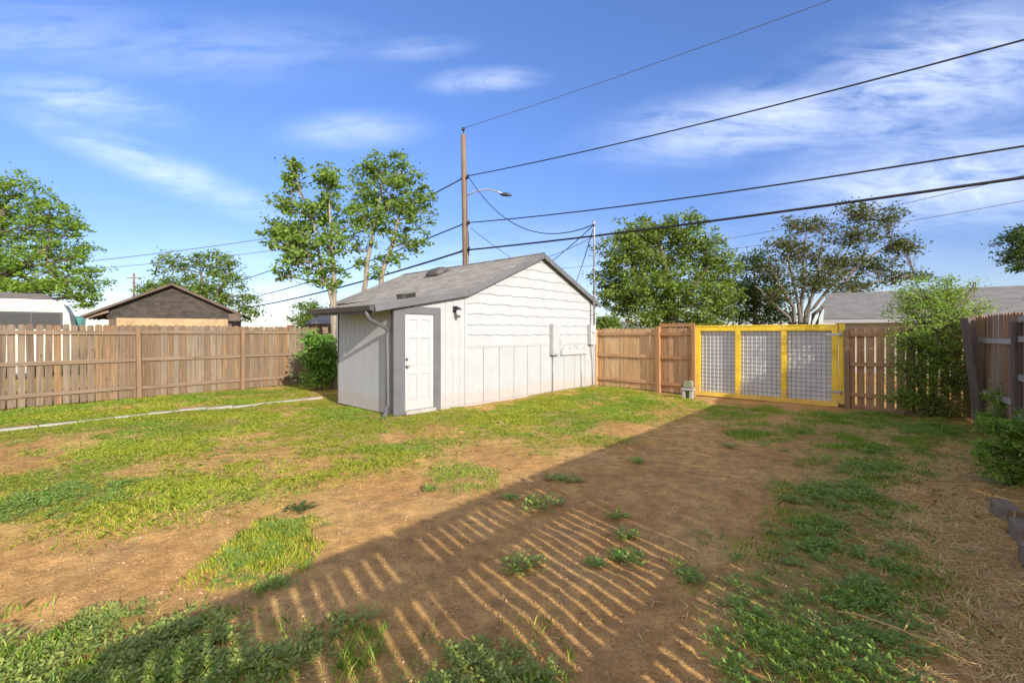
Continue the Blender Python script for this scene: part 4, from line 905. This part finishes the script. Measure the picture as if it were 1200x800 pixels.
# small far houses
def far_house(label, px0, px1, yr, ye, Y, wall, roofm, ch, rz):
    a, b_ = at(px0, ye, Y), at(px1, ye, Y); L = b_[0] - a[0]; r_ = CAMH - (yr - HZ) / F * Y
    h = thing('far_house', label, 'house', (a[0], Y, 0), R(rz)); D = 6; q = MB(); q.box((L / 2, D / 2, a[2] / 2), (L - .4, D - .4, a[2])); q.build('wall', wall, h)
    q = MB(); slab(q, [(0, 0, a[2]), (L, 0, a[2]), (L * .9, D / 2, r_), (L * .1, D / 2, r_)], .08, 0); slab(q, [(0, D, a[2]), (L, D, a[2]), (L * .9, D / 2, r_), (L * .1, D / 2, r_)], .08, 0)
    q.add([(0, 0, a[2]), (0, D, a[2]), (L * .1, D / 2, r_), (L, 0, a[2]), (L, D, a[2]), (L * .9, D / 2, r_)], [(0, 2, 1), (3, 4, 5)]); rf_ = q.build('roof', roofm, h)
    for cp, cy in ch:
        c3 = at(cp, cy, Y); q = MB(); q.box((c3[0] - a[0], D / 2, c3[2] / 2 + a[2] / 2 - .2), (.6, .5, c3[2] - a[2] + .4)); q.box((c3[0] - a[0], D / 2, c3[2] + .02), (.7, .6, .1)); q.build('chimney', 'brick_red', rf_)
far_house('distant grey roofed house with red chimneys over the cedar fence', 722, 770, 377, 385, 45, 'house_wall', 'pale_shingles', [(726, 372), (746, 374)], 0)
far_house('small distant house with pale roof left of the shed', 356, 402, 368, 380, 30, 'dark_wall', 'pale_shingles', [], 6)
far_house('distant low house with red chimney past the left fence end', 312, 345, 384, 389, 55, 'house_wall', 'dark_felt', [(326, 381)], 0)

# ------------------------------------------------------------------ camera, light, sky
cam = bpy.data.cameras.new('camera'); cam.sensor_width = 36; cam.lens = 36 * F / 1200; cam.shift_y = -10 / 1200; cam.clip_end = 5000; cam.clip_start = .05
co = bpy.data.objects.new('camera', cam); COL.objects.link(co); co.location = (0, 0, CAMH); co.rotation_euler = (R(90), 0, 0); SC.camera = co
SAZ, SEL = 123.5, 21.5                            # heading the light travels to, and height of the sun
sd = Vector((-math.cos(R(SAZ)) * math.cos(R(SEL)), -math.sin(R(SAZ)) * math.cos(R(SEL)), math.sin(R(SEL))))
sun = bpy.data.lights.new('sun', 'SUN'); sun.energy = 3.2; sun.angle = R(.42); sun.color = (1, .925, .79)
so = bpy.data.objects.new('sun', sun); COL.objects.link(so); so.rotation_euler = sd.to_track_quat('Z', 'Y').to_euler()
w = bpy.data.worlds.new('World'); SC.world = w; w.use_nodes = True; nt = w.node_tree; bg = nt.nodes['Background']
sky = N(nt, 'ShaderNodeTexSky', sky_type='NISHITA'); sky.sun_disc = False; sky.sun_elevation = R(SEL); sky.sun_rotation = math.atan2(sd.x, sd.y)
sky.altitude = 1600; sky.air_density = 1.0; sky.dust_density = .7; sky.ozone_density = 2.0
tc = N(nt, 'ShaderNodeTexCoord').outputs['Generated']; sp_ = N(nt, 'ShaderNodeSeparateXYZ'); nt.links.new(tc, sp_.inputs[0])
yc = math_(nt, 'MAXIMUM', sp_.outputs[1], .05); cb = N(nt, 'ShaderNodeCombineXYZ')
nt.links.new(math_(nt, 'DIVIDE', sp_.outputs[0], yc), cb.inputs[0]); nt.links.new(math_(nt, 'DIVIDE', sp_.outputs[2], yc), cb.inputs[1]); pv = cb.outputs[0]
fw = math_(nt, 'MULTIPLY', sp_.outputs[1], 6, True)
def ell(px, py, rx, ry, rot, strength):
    mp = N(nt, 'ShaderNodeMapping', vector_type='TEXTURE'); mp.inputs['Location'].default_value = ((px - 600) / F, (HZ - py) / F, 0); mp.inputs['Rotation'].default_value = (0, 0, R(rot)); mp.inputs['Scale'].default_value = (rx / F, ry / F, 1)
    nt.links.new(pv, mp.inputs['Vector']); ln = N(nt, 'ShaderNodeVectorMath', operation='LENGTH'); nt.links.new(mp.outputs[0], ln.inputs[0])
    mr = N(nt, 'ShaderNodeMapRange', interpolation_type='SMOOTHSTEP'); nt.links.new(ln.outputs['Value'], mr.inputs[0])
    for i_, v_ in ((1, 0), (2, 1), (3, strength), (4, 0)): mr.inputs[i_].default_value = v_
    return mr.outputs[0]
tot = None
for e_ in [(1100, 90, 300, 110, 18, .85), (900, 140, 280, 60, 8, .85), (1120, 210, 320, 80, 6, .9), (565, 95, 95, 22, 3, .62), (415, 153, 120, 32, 2, .5), (490, 58, 90, 20, 4, .35), (90, 115, 170, 40, -12, .5), (180, 195, 260, 34, -22, .6), (250, 60, 300, 60, 0, .25), (330, 350, 75, 40, 8, .95), (600, 330, 900, 90, 0, .35), (60, 40, 200, 60, 0, .3)]:
    q = ell(*e_); tot = q if tot is None else math_(nt, 'MAXIMUM', tot, q)
n1 = noise(nt, mapping(nt, pv, (1.5, 6.5, 1), (0, 0, 0), (0, 0, R(-12))), 2.4, 8, .62, 1.1); n2 = noise(nt, mapping(nt, pv, (4, 9, 1), (3, 1, 0), (0, 0, R(-10))), 2.5, 5, .6, .3)
nn_ = math_(nt, 'ADD', math_(nt, 'MULTIPLY', n1, .75), math_(nt, 'MULTIPLY', n2, .25))
den = math_(nt, 'MULTIPLY', math_(nt, 'MULTIPLY', tot, fw), ramp(nt, nn_, [(.34, g3(0)), (.5, g3(.5)), (.72, g3(1))]), True)
hs = N(nt, 'ShaderNodeHueSaturation'); hs.inputs['Saturation'].default_value = 1.16; hs.inputs['Hue'].default_value = .513; hs.inputs['Value'].default_value = .87; el_ = ramp(nt, sp_.outputs[2], [(0, (.50, .47, .50)), (.12, (.58, .56, .60)), (.35, (.82, .82, .85)), (.6, g3(1.0))]); nt.links.new(mixc(nt, 1, sky.outputs[0], el_, 'MULTIPLY'), hs.inputs['Color'])
back = math_(nt, 'MULTIPLY', math_(nt, 'MULTIPLY', sp_.outputs[1], -2.5, True), ramp(nt, noise(nt, mapping(nt, tc, (1.5, 1.5, 4)), 2.0, 6, .6), [(.35, g3(.25)), (.65, g3(1))]))   # warm cloud veil added behind the camera, out of view, as fill light
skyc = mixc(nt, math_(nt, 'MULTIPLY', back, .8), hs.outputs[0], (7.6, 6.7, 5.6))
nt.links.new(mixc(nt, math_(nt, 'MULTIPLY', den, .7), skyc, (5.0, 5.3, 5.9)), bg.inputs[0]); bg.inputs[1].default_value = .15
SC.render.engine = 'CYCLES'; SC.cycles.use_denoising = True; SC.cycles.max_bounces = 6; SC.cycles.transparent_max_bounces = 4
vs = SC.view_settings; vs.view_transform = 'Standard'; vs.look = 'None'; vs.exposure = 1.12; vs.gamma = 1
